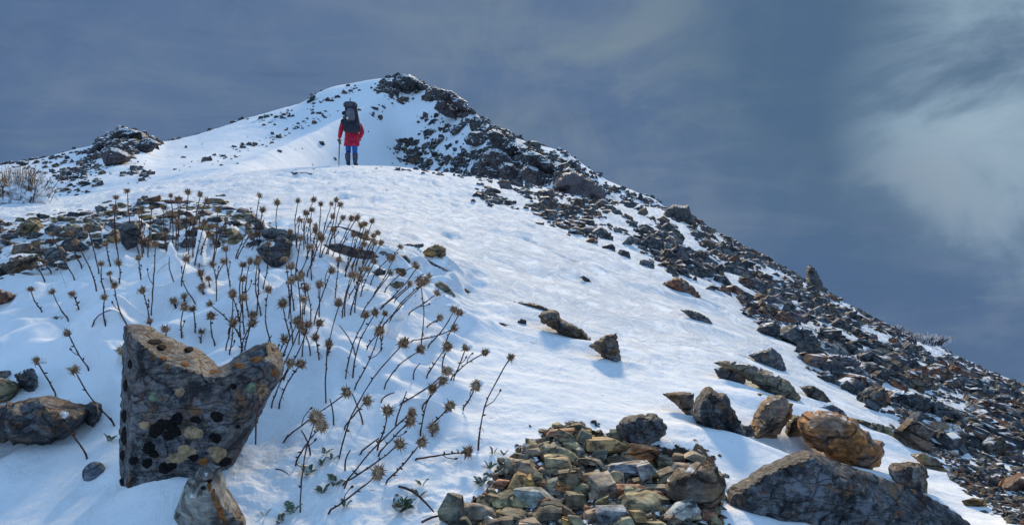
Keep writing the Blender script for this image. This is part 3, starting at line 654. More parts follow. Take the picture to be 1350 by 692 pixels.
HERO = [
 ([(-45,540),(0,535),(22,529),(45,524),(70,529),(98,538),(110,546),(104,560),(85,571),(56,586),(35,580),(0,577),(-40,580)], 'dark grey', 'long dark rock with yellow and black lichen at the lower left edge', 1.0),
 ([(110,536),(120,529),(130,533),(132,546),(124,562),(114,556),(108,546)], 'dark grey', 'small dark brown rock touching the right end of the long lichened left rock', 1.0),
 ([(18,494),(28,489),(40,485),(46,498),(47,513),(36,518),(26,508)], 'slate grey', 'small upright slate rock above the long dark left rock', .9),
 ([(-30,503),(-5,498),(14,503),(24,512),(18,526),(-2,531),(-30,530)], 'olive', 'olive brown rock at the left edge below the upright slate rock', .9),
 ([(-20,492),(0,489),(10,488),(12,495),(2,501),(-20,502)], 'slate grey', 'small grey rock at the very left edge on top of the olive rock', .8),
 ([(-40,378),(-10,379),(8,384),(20,390),(10,397),(-8,402),(-40,400)], 'rust brown', 'rust and dark rock poking from snow at the far left edge', .8),
 ([(-40,352),(0,348),(25,340),(48,338),(58,344),(56,352),(30,357),(4,365),(-40,372)], 'brown', 'long brown layered slab lowest in the stone band at the left edge', .7),
 ([(57,333),(66,326),(80,325),(90,333),(89,343),(75,347),(60,348)], 'slate grey', 'rounded dark grey rock at the lower left end of the stone band', .9),
 ([(20,304),(26,295),(38,289),(50,291),(54,299),(46,307),(34,310),(22,310)], 'olive', 'olive lichened rock like a small hump in the upper left stone band', .9),
 ([(58,302),(66,297),(80,298),(84,304),(72,308),(60,309)], 'slate grey', 'low slate rock in the left stone band right of the olive hump', .6),
 ([(80,322),(88,313),(100,315),(110,322),(118,326),(104,331),(86,330)], 'dark grey', 'dark jagged rock in the stone band right of the rounded grey rock', .8),
 ([(137,318),(143,308),(149,302),(156,304),(158,312),(157,318),(146,319)], 'ochre', 'yellow green wedge shaped stone in the middle of the left stone band', .9),
 ([(157,304),(166,296),(178,291),(184,300),(187,312),(178,322),(166,328),(160,318)], 'dark grey', 'dark broken rock touching the yellow green wedge stone', .9),
 ([(188,262),(205,259),(211,257),(213,263),(205,266),(190,267)], 'rust brown', 'rust topped flat stone at the upper rim of the stone band', .6),
 ([(270,264),(278,261),(292,262),(298,266),(290,269),(276,269)], 'ochre', 'flat yellow stone at the upper rim of the stone band', .6),
 ([(212,264),(230,263),(252,265),(262,268),(246,271),(222,269)], 'rust brown', 'thin rust coloured slab between the rust topped and the yellow flat stones', .5),
 ([(279,276),(290,271),(305,273),(316,277),(300,280),(284,279)], 'slate grey', 'low grey rock just below the flat yellow stone', .6),
 ([(322,296),(330,289),(340,287),(348,293),(350,300),(336,303),(324,301)], 'slate grey', 'grey pointed rock at the right end of the stone band', .8),
 ([(345,303),(358,300),(376,303),(392,310),(398,318),(382,322),(360,318),(346,312)], 'slate grey', 'flat grey slab behind the dark split rock in the middle of the stalks', .5),
 ([(337,329),(348,321),(362,315),(376,313),(385,320),(384,334),(374,346),(360,353),(351,351),(345,340)], 'dark grey', 'dark split rock with a rust foot in the middle of the dead stalks', .9),
 ([(431,299),(446,298),(460,301),(478,307),(492,314),(476,316),(456,311),(438,305)], 'dark grey', 'long dark slab behind the crowded flower heads', .5),
 ([(425,322),(446,321),(466,326),(492,331),(500,337),(486,341),(462,337),(438,331)], 'dark grey', 'dark slab crossing behind the crowded stalks', .5),
 ([(488,332),(505,331),(518,334),(524,342),(508,344),(494,340)], 'slate grey', 'grey slab between the crowded stalks and the dark humped rock', .5),
 ([(515,340),(524,335),(536,336),(542,344),(538,351),(528,350),(517,346)], 'dark grey', 'dark humped rock beneath the snow capped flower heads', .8),
 ([(557,332),(565,326),(574,322),(583,324),(588,328),(588,335),(581,340),(568,338),(560,336)], 'ochre', 'ochre and orange rock on the snow to the right of the stalks', .9),
 ([(562,337),(575,338),(587,340),(584,343),(572,342)], 'dark grey', 'thin dark stone tucked under the ochre rock', .6),
 ([(529,324),(538,321),(548,322),(558,321),(559,325),(548,328),(534,328)], 'dark grey', 'thin dark stone left of the ochre rock', .7),
 ([(552,343),(558,338),(567,344),(578,350),(592,354),(584,357),(570,355),(558,350)], 'dark grey', 'long dark stone lying below the ochre rock', .6),
 ([(573,374),(580,370),(590,376),(600,386),(603,391),(593,391),(580,384)], 'olive', 'dark olive slab poking out right of the snow capped flower heads', .8),
 ([(515,357),(524,353),(534,354),(536,360),(531,367),(517,367)], 'orange', 'small orange stone between the stalks', .8),
 ([(490,358),(500,353),(509,355),(508,361),(496,363)], 'dark grey', 'small dark stone left of the orange stone', .8),
 ([(510,375),(522,370),(533,372),(532,379),(520,381),(511,380)], 'olive', 'low olive stone below the orange stone', .7),
 ([(606,382),(614,380),(621,385),(616,387),(609,386)], 'rust brown', 'tiny red brown stone alone on the snow', .8),
 ([(664,400),(678,397),(696,398),(712,402),(727,408),(722,411),(700,410),(678,408)], 'brown', 'flat brown slab at the upper left end of the tilted bar of rock', .5),
 ([(710,415),(716,410),(726,408),(735,410),(740,420),(752,426),(768,434),(784,448),(766,449),(748,443),(730,434),(713,425)], 'brown', 'long tilted bar shaped brown rock in the middle of the snow slope', .9),
 ([(776,456),(786,449),(800,441),(813,439),(815,452),(819,470),(814,479),(802,475),(788,464)], 'brown', 'triangular brown rock below the long tilted bar of rock', 1.0),
 ([(682,424),(688,419),(694,422),(694,427),(686,428)], 'dark grey', 'tiny rounded dark stone left of the tilted bar of rock', .8),
 ([(648,427),(660,425),(672,428),(662,430),(652,430)], 'olive', 'thin flat stone level with the tiny rounded dark stone', .6),
 ([(764,365),(769,363),(777,368),(781,373),(772,371)], 'dark grey', 'small dark stone high on the open snow slope', .8),
 ([(873,374),(883,369),(892,365),(903,369),(915,379),(925,390),(918,392),(902,391),(886,382)], 'rust brown', 'brown rock on the snow just below the scree edge', .9),
 ([(896,408),(908,408),(922,412),(934,419),(942,428),(928,426),(910,419)], 'slate grey', 'flat grey stone below the brown rock near the scree edge', .7),
 ([(873,519),(885,517),(902,516),(915,518),(915,532),(913,549),(904,543),(890,532)], 'brown', 'brown wedge shaped rock at the left shoulder of the dark grey peaked boulder', .8),
 ([(914,551),(917,532),(925,518),(935,509),(945,516),(957,519),(963,531),(970,546),(980,560),(988,568),(970,574),(948,570),(930,562)], 'dark grey', 'dark grey peaked boulder with pale lichen in the right half of the snow', 1.0),
 ([(978,558),(990,559),(996,572),(984,576),(974,570)], 'slate grey', 'small grey rock at the right foot of the dark grey peaked boulder', .8),
 ([(990,568),(996,550),(1006,533),(1018,522),(1032,521),(1046,533),(1044,548),(1034,562),(1022,574),(1006,580),(992,577)], (.32,.16,.06), 'ochre brown upright boulder left of the big orange boulder', 1.0),
 ([(1034,574),(1038,558),(1046,546),(1056,549),(1060,562),(1056,574),(1044,578)], 'olive', 'olive rock squeezed between the two orange brown boulders', .9),
 ([(1057,562),(1062,548),(1078,543),(1098,544),(1116,548),(1132,557),(1148,574),(1167,585),(1162,602),(1142,622),(1128,616),(1104,602),(1078,594),(1060,582)], (.36,.155,.05), 'big orange brown cracked boulder on top of the long dark boulder', 1.0),
 ([(1174,618),(1180,611),(1198,611),(1216,611),(1223,622),(1223,640),(1221,655),(1206,650),(1190,640),(1177,633)], 'brown', 'squarish brown rock right of the big orange boulder', .9),
 ([(812,568),(816,556),(828,549),(845,546),(862,545),(874,552),(880,562),(876,574),(862,584),(846,589),(830,585),(816,578)], 'slate grey', 'grey green boulder on the snow above the rubble heap', .9),
 ([(877,650),(880,634),(892,622),(905,613),(924,610),(942,613),(954,624),(958,640),(954,656),(944,668),(928,676),(904,668),(884,660)], 'brown', 'large smooth brown boulder at the right side of the rubble heap', .9),
 ([(940,478),(956,475),(984,479),(1012,488),(1040,502),(1056,518),(1054,530),(1034,524),(1004,512),(976,495)], 'olive', 'long grey slab with a yellow green edge at the foot of the scree', .8),
 ([(941,486),(956,482),(976,488),(984,497),(981,507),(964,505),(946,496)], 'dark grey', 'dark rock under the left end of the long yellow edged slab', .8),
 ([(986,468),(1002,463),(1018,458),(1030,468),(1037,484),(1034,490),(1014,486),(1000,478)], 'slate grey', 'pointed grey rock above the long yellow edged slab', .8),
 ([(984,520),(1002,518),(1022,523),(1010,535),(994,529)], 'dark grey', 'dark stone behind the ochre upright boulder', .7),
 ([(1054,509),(1072,508),(1086,516),(1096,527),(1082,530),(1064,522)], 'brown', 'brown stone right of the long yellow edged slab', .7),
 ([(1076,534),(1098,533),(1112,541),(1120,551),(1100,549),(1084,543)], 'slate grey', 'grey slab behind the big orange boulder', .6),
 ([(1110,548),(1150,556),(1186,566),(1200,574),(1196,582),(1160,572),(1122,562)], 'olive', 'long yellowish slab lying right of the big orange boulder', .6),
 ([(982,426),(1004,421),(1026,426),(1032,432),(1014,434),(996,430)], 'slate grey', 'flat slate slab at the lower edge of the scree', .5),
 ([(1020,442),(1030,432),(1048,428),(1064,434),(1078,446),(1086,462),(1074,466),(1052,456),(1034,450)], 'dark grey', 'big dark layered rock at the lower edge of the scree', .9),
 ([(1084,472),(1100,467),(1122,469),(1136,478),(1128,489),(1108,486),(1090,480)], 'purple grey', 'purple brown blocky rock low in the scree', .8),
 ([(1164,520),(1182,514),(1206,517),(1240,531),(1268,544),(1280,558),(1262,560),(1230,548),(1196,546),(1172,532)], 'dark grey', 'long dark slab in the middle of the right hand scree', .7),
 ([(1200,599),(1218,597),(1236,605),(1254,624),(1240,624),(1214,611)], 'ochre', 'yellow to rust slab low on the right scree', .6),
 ([(1318,642),(1332,631),(1348,624),(1380,628),(1390,655),(1350,656),(1330,650)], 'rust brown', 'red brown rock at the lower right edge', .8),
 ([(1268,660),(1286,656),(1300,660),(1302,668),(1286,670),(1272,666)], 'ochre', 'flat yellowish stone in the gravel at lower right', .6),
 ([(369,230.5),(384,227),(402,227),(413,229),(408,232),(388,233.5)], 'brown', 'thin bare brown slab in the snow near the hiker', .5),
 ([(728,248),(733,236),(744,228),(758,227),(774,234),(788,243),(798,252),(798,266),(776,264),(752,258),(736,254)], 'purple grey', 'big dark knobbly outcrop on the crest of the middle slope', 1.0),
 ([(700,258),(712,251),(726,250),(734,258),(726,263),(708,262)], 'purple grey', 'dark rock left of the big knobbly outcrop', .8),
 ([(44,252),(51,248),(58,250),(56,256),(46,257)], 'brown', 'small grey brown stone right of the frosted shrub', .8),
]
BIGL = [h_[2] for h_ in HERO if h_[2].startswith(('dark grey peaked', 'grey green boulder', 'long dark rock with', 'squarish', 'long tilted', 'triangular'))]
for i, (pl, cn, lb_, th_) in enumerate(HERO):
    outline_rock('rock' if max(p[0] for p in pl)-min(p[0] for p in pl) < 90 else 'boulder', pl, cn, lb_, thick=th_*1.1, seed=900+i*13, planes=7, jag=1.7 if th_ > .85 else .8, mat=M_BIG if lb_ in BIGL else None)
def long_depth(x, y):
    ytop = np.interp(x, [955, 976, 1002, 1030, 1069, 1130, 1222, 1262, 1300], [660, 640, 622, 608, 594, 617, 651, 675, 705])
    off = np.interp(x, [955, 1040, 1069, 1100, 1170, 1240, 1300], [6, 8, 8, 20, 34, 30, 20])
    top = .95*(y-ytop)/off
    front = 1.0-.0010*(x-1060)+.0016*(y-640)
    right = 1.02-.0042*(x-1165)+.004*(y-660)
    notch = 1.12-.10*np.clip((x-1010-(y-650)*.8)/30, 0, 1)
    left = .15+.9*np.clip((x-952)/34, 0, 3)
    return np.maximum(np.minimum(np.minimum(np.minimum(front*notch, top), right), left), 0)
outline_rock('boulder', [(955,662),(962,648),(976,640),(1002,622),(1030,609),(1056,599),(1069,595),(1090,602),(1130,618),(1176,634),(1222,652),(1262,676),(1290,700),(1300,745),(1130,748),(990,712),(958,686)], (.085, .088, .10), 'very large dark boulder with a pale streaked top at the bottom right', d=1.06, thick=.55, inner=long_depth, base=False, push=.5, step=5.0, jag=.9, seed=4242, rough=2.2, mat=M_BIG)

for pl, cn, lb_, th_ in HERO:
    a_ = np.array(pl); w_ = a_[:, 0].max()-a_[:, 0].min(); x_ = float(a_[:, 0].mean()); y_ = float(a_[:, 1].max())
    if x_ < 0 or w_ < 9 or w_ > 150 or 'band' in lb_: continue
    p, dd = ground(x_-.12*w_, y_+.02*w_)
    if dd > 12: continue
    k_ = w_/F*dd; rr_ = ((XG-p.x)**2/(.62*k_)**2+(YG-p.y)**2/(.34*k_)**2)*.5
    dz = dz+.075*k_*np.exp(-rr_)*near*(1+.5*gnoise(XG*9, YG*9, 95))
    q_ = p+Vector((.75*k_, .15*k_, 0)); dz = dz+.06*k_*np.exp(-((XG-q_.x)**2/(.5*k_)**2+(YG-q_.y)**2/(.22*k_)**2)*.5)*near
ZG = ZG0+dz; refresh()
gm = bpy.data.meshes['snowy_ground']; gm.vertices.foreach_set('co', np.stack([XG, YG, ZG], -1).astype(np.float32).ravel()); gm.update()

# crags that stand out on the skyline and on the mountain
CR = [([(1064,372),(1065,358),(1067,349),(1073,352),(1079,362),(1085,374),(1084,384),(1074,380)], 'dark grey', 'pointed rock spike standing on the right skyline', 27.5, 'rock_spike'),
 ([(872,288),(878,276),(888,270),(898,271),(908,270),(911,282),(918,292),(904,294),(886,292)], 'dark grey', 'dark blocky crag on the skyline above the scree', 37, 'crag'),
 ([(140,190),(143,181),(150,174),(156,169),(166,168),(176,171),(186,174),(193,181),(186,184),(178,181),(170,185),(158,183),(150,188)], 'dark grey', 'upper dark crag topping the far left knoll', 150, 'crag'),
 ([(180,190),(188,183),(196,182),(206,186),(213,190),(204,193),(198,199),(186,200),(178,196)], 'dark grey', 'dark crag on the right shoulder of the far left knoll', 150, 'crag'),
 ([(134,208),(138,199),(146,194),(156,196),(166,201),(174,206),(166,211),(152,217),(138,215)], 'purple grey', 'lower dark crag on the far left knoll', 150, 'crag'),
 ([(114,205),(119,196),(126,189),(133,186),(136,192),(129,200),(121,206)], 'dark grey', 'narrow dark crag left on the far left knoll', 150, 'crag'),
 ([(519,110),(522,102),(530,97),(540,98),(549,103),(558,110),(561,119),(550,115),(540,121),(530,117)], 'dark grey', 'rocky cap on the highest summit', 117, 'crag'),
 ([(562,122),(572,114),(584,118),(596,120),(606,128),(616,134),(619,147),(606,142),(594,134),(580,130)], 'purple grey', 'toothed crag on the ridge just right of the summit', 112, 'crag'),
 ([(572,143),(578,132),(588,132),(594,142),(602,146),(602,155),(588,152),(578,148)], 'purple grey', 'dark broken crag below the toothed crag', 105, 'crag'),
 ([(611,184),(620,174),(634,173),(645,180),(644,190),(628,192),(615,189)], 'purple grey', 'dark block of rock halfway down the rocky rib', 88, 'crag'),
 ([(592,173),(600,166),(612,164),(618,170),(608,176),(597,178)], 'purple grey', 'small dark crag left of the rocky rib', 92, 'crag'),
 ([(636,206),(644,196),(656,196),(668,203),(678,214),(681,226),(672,229),(658,222),(646,212)], 'purple grey', 'largest brown crag low on the rocky rib', 76, 'crag'),
 ([(634,214),(640,206),(648,208),(651,216),(643,219)], 'brown', 'small brown rock left of the largest low crag', 74, 'crag'),
 ([(640,176),(650,170),(662,176),(672,186),(684,192),(690,200),(676,200),(660,194),(648,190)], 'dark grey', 'dark broken crag along the crest of the rocky rib', 90, 'crag'),
 ([(690,204),(700,198),(714,204),(726,212),(738,222),(730,228),(712,222),(698,216)], 'dark grey', 'lower dark crag along the crest of the rocky rib', 90, 'crag'),
 ([(684,226),(696,218),(710,222),(722,232),(728,242),(712,244),(696,238)], 'purple grey', 'brown crag at the foot of the rocky rib', 90, 'crag'),
 ([(655,222),(664,214),(676,216),(684,226),(680,236),(666,234)], 'purple grey', 'brown crag beside the largest low crag of the rib', 90, 'crag'),
 ([(740,226),(750,220),(762,228),(774,238),(780,246),(764,246),(750,238)], 'dark grey', 'dark crag where the rib meets the near slope', 90, 'crag'),
 ([(404,133),(410,127),(417,123),(416,129),(408,135)], 'dark grey', 'small dark crag on the snowy skyline left of the summit', 185, 'crag'),
 ([(20,216),(24,212),(32,212),(37,216),(30,219)], 'dark grey', 'tiny dark crag on the skyline at the far left', 148, 'crag')]
for i, (pl, cn, lb_, dd, nm) in enumerate(CR):
    outline_rock(nm, pl, cn, lb_, d=None, push=.05, thick=1.25, mat=M_CRAG if dd > 50 else M_ROCK, seed=1500+i*17, cat='crag' if nm == 'crag' else 'rock', base=True, step=max(.9, 1.1), rough=1.8, planes=6, jag=2.2)

# ---------------------------------------------------------------- the rubble heap in front
RUBLIST = [(680,639,21,33,8,'ochre'),(697,639,14,24,25,'ochre'),(709,657,50,28,4,'pale grey'),(673,664,38,22,22,'olive'),(659,638,20,12,6,'rust brown'),(633,680,46,22,6,'tan grey'),(598,674,32,42,-10,'olive grey'),
 (737,617,36,24,-8,'olive'),(742,602,52,18,14,'olive'),(697,619,36,22,0,'brown'),(702,599,20,12,-8,'brown'),(739,572,32,10,2,'rust brown'),(756,589,22,14,6,'olive'),(745,581,26,16,-25,'olive'),(753,634,28,25,-10,'brown'),(749,648,28,11,-25,'orange'),(720,680,36,26,5,'olive grey'),(775,631,38,10,-3,'olive'),(729,640,18,14,0,'olive'),(680,680,36,11,-8,'olive grey'),
 (800,589,54,23,3,'ochre'),(843,601,38,30,20,'orange'),(854,626,22,27,-15,'pale grey'),(824,623,42,19,5,'blue grey'),(812,634,23,21,10,'olive'),(795,645,34,36,0,'tan grey'),(832,653,46,22,12,'rust brown'),(853,667,54,18,-3,'olive'),(807,682,40,26,-4,'blue grey'),(859,647,38,12,-4,'olive grey'),(876,612,20,20,-20,'tan grey'),(894,618,23,18,-15,'tan grey'),(875,630,24,14,10,'olive'),(870,655,15,13,0,'rust brown'),(896,677,42,22,14,'pale grey'),(841,682,20,20,0,'ochre'),(780,684,24,18,-15,'brown'),(771,580,18,22,15,'olive grey'),(813,577,15,13,0,'olive grey'),(916,606,26,12,18,'tan grey'),(936,684,19,16,0,'rust brown'),(868,694,26,14,0,'olive'),(914,684,18,10,10,'tan grey'),
 (760,566,22,10,12,'olive grey'),(735,563,14,8,0,'olive'),(716,640,12,10,0,'brown'),(718,668,16,16,0,'rust brown'),(735,664,18,12,0,'brown'),(758,662,30,24,0,'olive grey'),(740,676,22,18,-30,'brown'),(664,626,14,10,0,'tan grey'),(650,662,22,14,20,'olive'),(700,692,30,14,0,'tan grey'),(760,690,20,14,0,'olive'),(662,694,24,12,0,'brown'),(820,664,20,12,-30,'olive grey'),(785,612,24,10,10,'tan grey'),(770,612,16,12,0,'brown'),(826,603,24,18,-25,'tan grey'),(790,604,20,12,0,'olive grey'),(842,640,16,10,0,'brown'),(735,650,20,10,0,'tan grey'),(708,634,14,18,20,'olive'),(895,604,16,9,0,'brown'),(850,586,16,9,0,'brown'),(940,668,14,12,0,'rust brown'),(605,694,28,14,0,'olive grey'),(645,696,22,14,8,'brown'),(730,590,18,10,10,'tan grey'),(716,587,16,8,-10,'olive grey'),(690,604,14,8,0,'olive grey'),(768,648,16,14,20,'olive'),(886,690,20,12,0,'tan grey'),(820,694,26,14,8,'olive'),(793,666,22,12,-20,'olive'),(840,614,14,10,0,'tan grey')]
def rzone(px, py):
    v = 'atop the rubble heap' if py < 612 else 'amid the rubble heap' if py < 655 else 'low in the rubble heap'
    return v
for (x, y, w, h_, an, cn) in RUBLIST:
    place_rock(x, y, w*1.22, h_*.92, an, cn, PRORUB, 'stone', rzone(x, y), 'stone', random.uniform(0, .006), 'stone')
taken = [(r[0], r[1], max(r[2], r[3])*.36) for r in RUBLIST]; n_ = 0; tries = 0
while n_ < 66 and tries < 4000:
    tries += 1
    x, y = random.uniform(600, 955), random.uniform(562, 690)
    if not inpoly([x], [y], RUB)[0] or any((x-a)**2+(y-b)**2*1.6 < (r+4)**2 for a, b, r in taken): continue
    w = 8+14*random.random()**2; taken.append((x, y, w*.5)); n_ += 1
    place_rock(x, y, w, w*random.uniform(.55, .9), random.uniform(-30, 30), random.choice(['olive', 'olive', 'tan grey', 'brown', 'olive grey', 'tan grey', 'rust brown', 'ochre']), PRORUB, 'stone', rzone(x, y), 'stone', 0, 'stone')
items = []
cnam = ['olive', 'tan grey', 'brown', 'olive grey', 'olive grey', 'rust brown', 'olive', 'ochre', 'slate grey']
tr = 0
while len(items) < 1500:
    x, y = random.uniform(575, 965), random.uniform(556, 712)
    if not inpoly([x+random.gauss(0, 8)], [y+random.gauss(0, 6)], RUB)[0]: continue
    p, d = ground(x, y); w = random.choice((4, 6, 8, 11))*random.uniform(.7, 1.3)/F*d/2
    c_ = jit(COLS[random.choice(cnam)], .3)
    items.append((p+Vector((0, 0, w*.1)), (w, w*.9, w*random.uniform(.4, .8)), (random.uniform(-.6, .6), random.uniform(-.7, .7), random.uniform(0, 6.3)), tuple(v*.8 for v in c_[:3])))
stuff_rocks('rubble_chips', items, RAW2, M_GRAVEL, 'small stone chips filling the gaps of the rubble heap')

# ---------------------------------------------------------------- left stone band
n_ = 0; tries = 0; tk = [(-100, -100, 1)]
for pl, *_ in HERO[6:24]:
    a_ = np.array(pl); tk.append((a_[:, 0].mean(), a_[:, 1].mean(), (a_[:, 0].max()-a_[:, 0].min())*.45))
def bzone(px, py): return 'at the stone band left end' if px < 95 else 'in the stone band left half' if px < 190 else 'in the stone band right half' if px < 285 else 'at the stone band right end'
while n_ < 62 and tries < 5000:
    tries += 1
    x, y = random.uniform(-20, 385), random.uniform(262, 362)
    if not inpoly([x], [y], LEFTP)[0] or any(((x-a)/1.7)**2+((y-b)*1.3)**2 < (r*.62+4)**2 for a, b, r in tk): continue
    big = (y-255)/100; w = random.uniform(12, 20)+22*big*random.random(); tk.append((x, y, w*.5)); n_ += 1
    place_rock(x, y, w, w*random.uniform(.28, .55), random.uniform(-8, 14), random.choice(['dark grey', 'slate grey', 'brown', 'olive', 'dark grey', 'slate grey', 'rust brown', 'olive', 'ochre']), PRO3, 'rock', bzone(x, y), 'rock', 0)
items = []
while len(items) < 900:
    x, y = random.uniform(-40, 390), random.uniform(258, 368)
    if not inpoly([x+random.uniform(-10, 10)], [y+random.uniform(-5, 5)], LEFTP)[0]: continue
    if fbm(np.array([x/38.]), np.array([y/14.]), 77, 2)[0] < -.12: continue
    p, d = ground(x, y); w = random.uniform(3, 10)/F*d/2
    items.append((p, (w, w*.8, w*random.uniform(.3, .6)), (random.uniform(-.3, .3), random.uniform(-.3, .3), random.uniform(0, 6.3)), jit(COLS[random.choice(cnam)], .3)))
stuff_rocks('stone_chips', items, RAW2, M_GRAVEL, 'small stones scattered through the left stone band')

# ---------------------------------------------------------------- scree of the right slope
def szone(px, py):
    if px < 800: return 'left of the knobbly outcrop' if px < 720 else 'below the knobbly outcrop'
    if px < 960: return 'on scree under the skyline crag'
    if px < 1080: return 'on scree below the rock spike'
    if px < 1200: return 'on scree above the dark slab' if py < 520 else 'on scree beside the dark slab'
    return 'on scree at the right edge' if py < 560 else 'in gravel at lower right'
hk = []
for pl, *_ in HERO: a_ = np.array(pl); hk.append((a_[:, 0].min()-2, a_[:, 0].max()+2, a_[:, 1].min()-2, a_[:, 1].max()+2))
def onhero(x, y): return any(a < x < b and c < y < d_ for a, b, c, d_ in hk)
def cresty(x): return np.interp(x, [c[0] for c in CREST], [c[1] for c in CREST])
SC = ['dark grey', 'dark grey', 'slate grey', 'purple grey', 'brown', 'dark grey', 'dark grey', 'brown', 'slate grey', 'dark grey', 'dark grey', 'rust brown']
nC = 150000
cx_ = RNG.uniform(608, 1400, nC); cy_ = RNG.uniform(240, 700, nC); g_ = np.clip((cy_-cresty(cx_))/150, 0, 1); u_ = RNG.random(nC)
s_ = scree_mask(cx_, cy_); clump = .42+.16*np.clip((cx_-1000)/350, 0, 1)+1.75*fbm((cx_*.87+cy_*.5)/70., (-cx_*.5+cy_*.87)/15., 81, 3)+.5*fbm(cx_/14., cy_/9., 83, 2)
low = np.where((cy_ < 585) | (cx_ < 1150), 1.0, 1.5)
ok_ = (cy_ > cresty(cx_)+1) & (RNG.random(nC) < s_*clump*low*.62)
wv_ = (4.5+5*g_)+(12+34*g_)*u_**3.4
wv_ = np.where((cx_ < 1000) & (u_ < .97), np.minimum(wv_, 8+14*(cx_-600)/400+3*u_), wv_); wv_ = np.where((cy_ > 590) & (cx_ > 1150), 5+12*u_**3, wv_)
cand = sorted(zip(wv_[ok_].tolist(), cx_[ok_].tolist(), cy_[ok_].tolist()))[::-1]
cand = [c for i, c in enumerate(cand) if i < 1600 or len(cand) < 16000 or i % 2]
cand.sort(reverse=True)
ind, items = [], []
for w, x, y in cand:
    an = random.gauss(26, 13) if x > 800 else random.gauss(12, 14)
    h_ = w*random.uniform(.32, .68)
    if len(ind) < 118 and 8 < x < 1335 and y < 680 and not onhero(x, y) and not any((x-a)**2+((y-b)*1.5)**2 < (w_*.5+w*.4)**2 for w_, a, b in ind):
        ind.append((w, x, y)); place_rock(x, y, w, h_, an, random.choice(SC), PRO3, 'rock', szone(x, y), 'rock', 0); continue
    if onhero(x, y) and w > 9: continue
    p, d = ground(x, y, True); k = 1/F*d/2
    wy = random.uniform(.5, .9)*w*k
    items.append((p+Vector((0, 0, h_*k*.2)), (w*k, wy, h_*k*1.05), (random.uniform(-.5, .5), R(an), random.uniform(-.5, .5)), tuple(.95*q for q in jit(COLS[random.choice(SC)], .45))))
big = [it for it in items if it[1][0]/it[0][1] > 5.5/F]; sml = [it for it in items if it[1][0]/it[0][1] <= 5.5/F]
stuff_rocks('scree', big, RAW2, M_SCREE, 'dark broken scree covering the right slope')
stuff_rocks('fine_scree', sml, RAW1, M_SCREE, 'finer stones between the larger scree rocks')
# stones dotting the near crest and the snow
items = []
for x0, x1, n, sz in ((518, 705, 60, 9), (700, 870, 60, 7), (870, 1350, 230, 8), (380, 520, 7, 4)):
    for _ in range(n):
        x = random.uniform(x0, x1); y = cresty(x)+random.uniform(.6, 5 if x < 700 else 3)
        p, d = ground(x, y, True); w = sz*random.uniform(.35, 1.0)/F*d/2
        items.append((p, (w, w*.7, w*random.uniform(.4, .9)), (random.uniform(-.3, .3), R(random.gauss(12 if x < 870 else 26, 12)), random.uniform(-.4, .4)), jit(COLS[random.choice(SC)], .3)))
stuff_rocks('crest_stones', items, RAW2, M_SCREE, 'stones lining the crest of the near slope')

# ---------------------------------------------------------------- rocks of the far mountain
items = []; tries = 0
nM = 90000; ax_ = RNG.uniform(-20, 905, nM); ay_ = RNG.uniform(98, 270, nM)
mk_ = np.full(nM, .002); mk_[(ax_ < 135) & (ay_ > 200)] = .09; mk_[(ax_ > 215) & (ax_ < 520) & (ay_ < 235)] = .004
for i, p_ in enumerate(PATCH): mk_[inpoly(ax_+RNG.normal(0, 9, nM), ay_+RNG.normal(0, 4, nM), p_)] = (.30, .12, .30, .42, .32)[i]
mk_[inpoly(ax_+RNG.normal(0, 5, nM), ay_+RNG.normal(0, 4, nM), RIB)] = .62; mk_[inpoly(ax_, ay_, KNOLL)] = .8
for p_ in ([(232,222),(300,200),(380,166),(440,140),(446,146),(390,176),(310,208),(240,228)], [(340,160),(400,140),(470,112),(474,118),(410,148),(350,168)], [(262,214),(290,206),(300,212),(268,222)], [(480,150),(520,122),(560,128),(530,140),(500,160)]): mk_[inpoly(ax_+RNG.normal(0, 3, nM), ay_+RNG.normal(0, 2, nM), p_)] = .11
mk_ = mk_*(.80+3.2*fbm(ax_/22.+ay_/30., ay_/8., 79, 3)+1.2*(mk_ < .2)*fbm(ax_/30., ay_/14., 80, 2))
sel = np.nonzero((ay_ < cresty(ax_)-1) & (RNG.random(nM) < mk_*.8))[0][:5200]
for q_ in sel:
    x, y, mk = float(ax_[q_]), float(ay_[q_]), float(mk_[q_])
    p, d = ground(x, y)
    if d < 45 or d > 260: continue
    w = (2.4+10*random.random()**2.3)*(1.0 if mk > .3 else .75)
    k = 1/F*d/2; h_ = w*random.uniform(.5, 1.0)
    items.append((p, (w*k, w*k*.8, h_*k), (random.uniform(-.4, .4), R(random.gauss(15, 25)), random.uniform(0, 6)), tuple(.75*q for q in jit(COLS[random.choice(['dark grey', 'dark grey', 'purple grey', 'brown'])], .3))))
stuff_rocks('mountain_rocks', items, RAW2, M_MTN, 'dark rocks scattered over the snowy mountain')

# ---------------------------------------------------------------- labels of the single stones
def label_stones(recs):
    by = {}
    for r in recs: by.setdefault((r['zone'], r['col'], r['word']), []).append(r)
    out = {}
    for k, rs in by.items():
        if len(rs) <= 3: out[k+('',)] = rs
        else:
            for r in rs: out.setdefault(k+(r['shape'],), []).append(r)
    for (zone, col_, word, sh), rs in out.items():
        rs.sort(key=lambda r: r['px']); n = len(rs)
        for i, r in enumerate(rs):
            nm = (col_+' '+sh+' '+word).replace('  ', ' ')
            lab = ('only %s %s' % (nm, zone)) if n == 1 else ('%s %s, %s' % (nm, zone, ordinal(i, n)))
            finish(r['o'], lab, r['cat'], {'stone': 'stones of the rubble heap'}.get(r['word']) or ('rocks of the left stone band' if 'band' in zone else 'rocks of the scree slope'))
label_stones(INDIV)

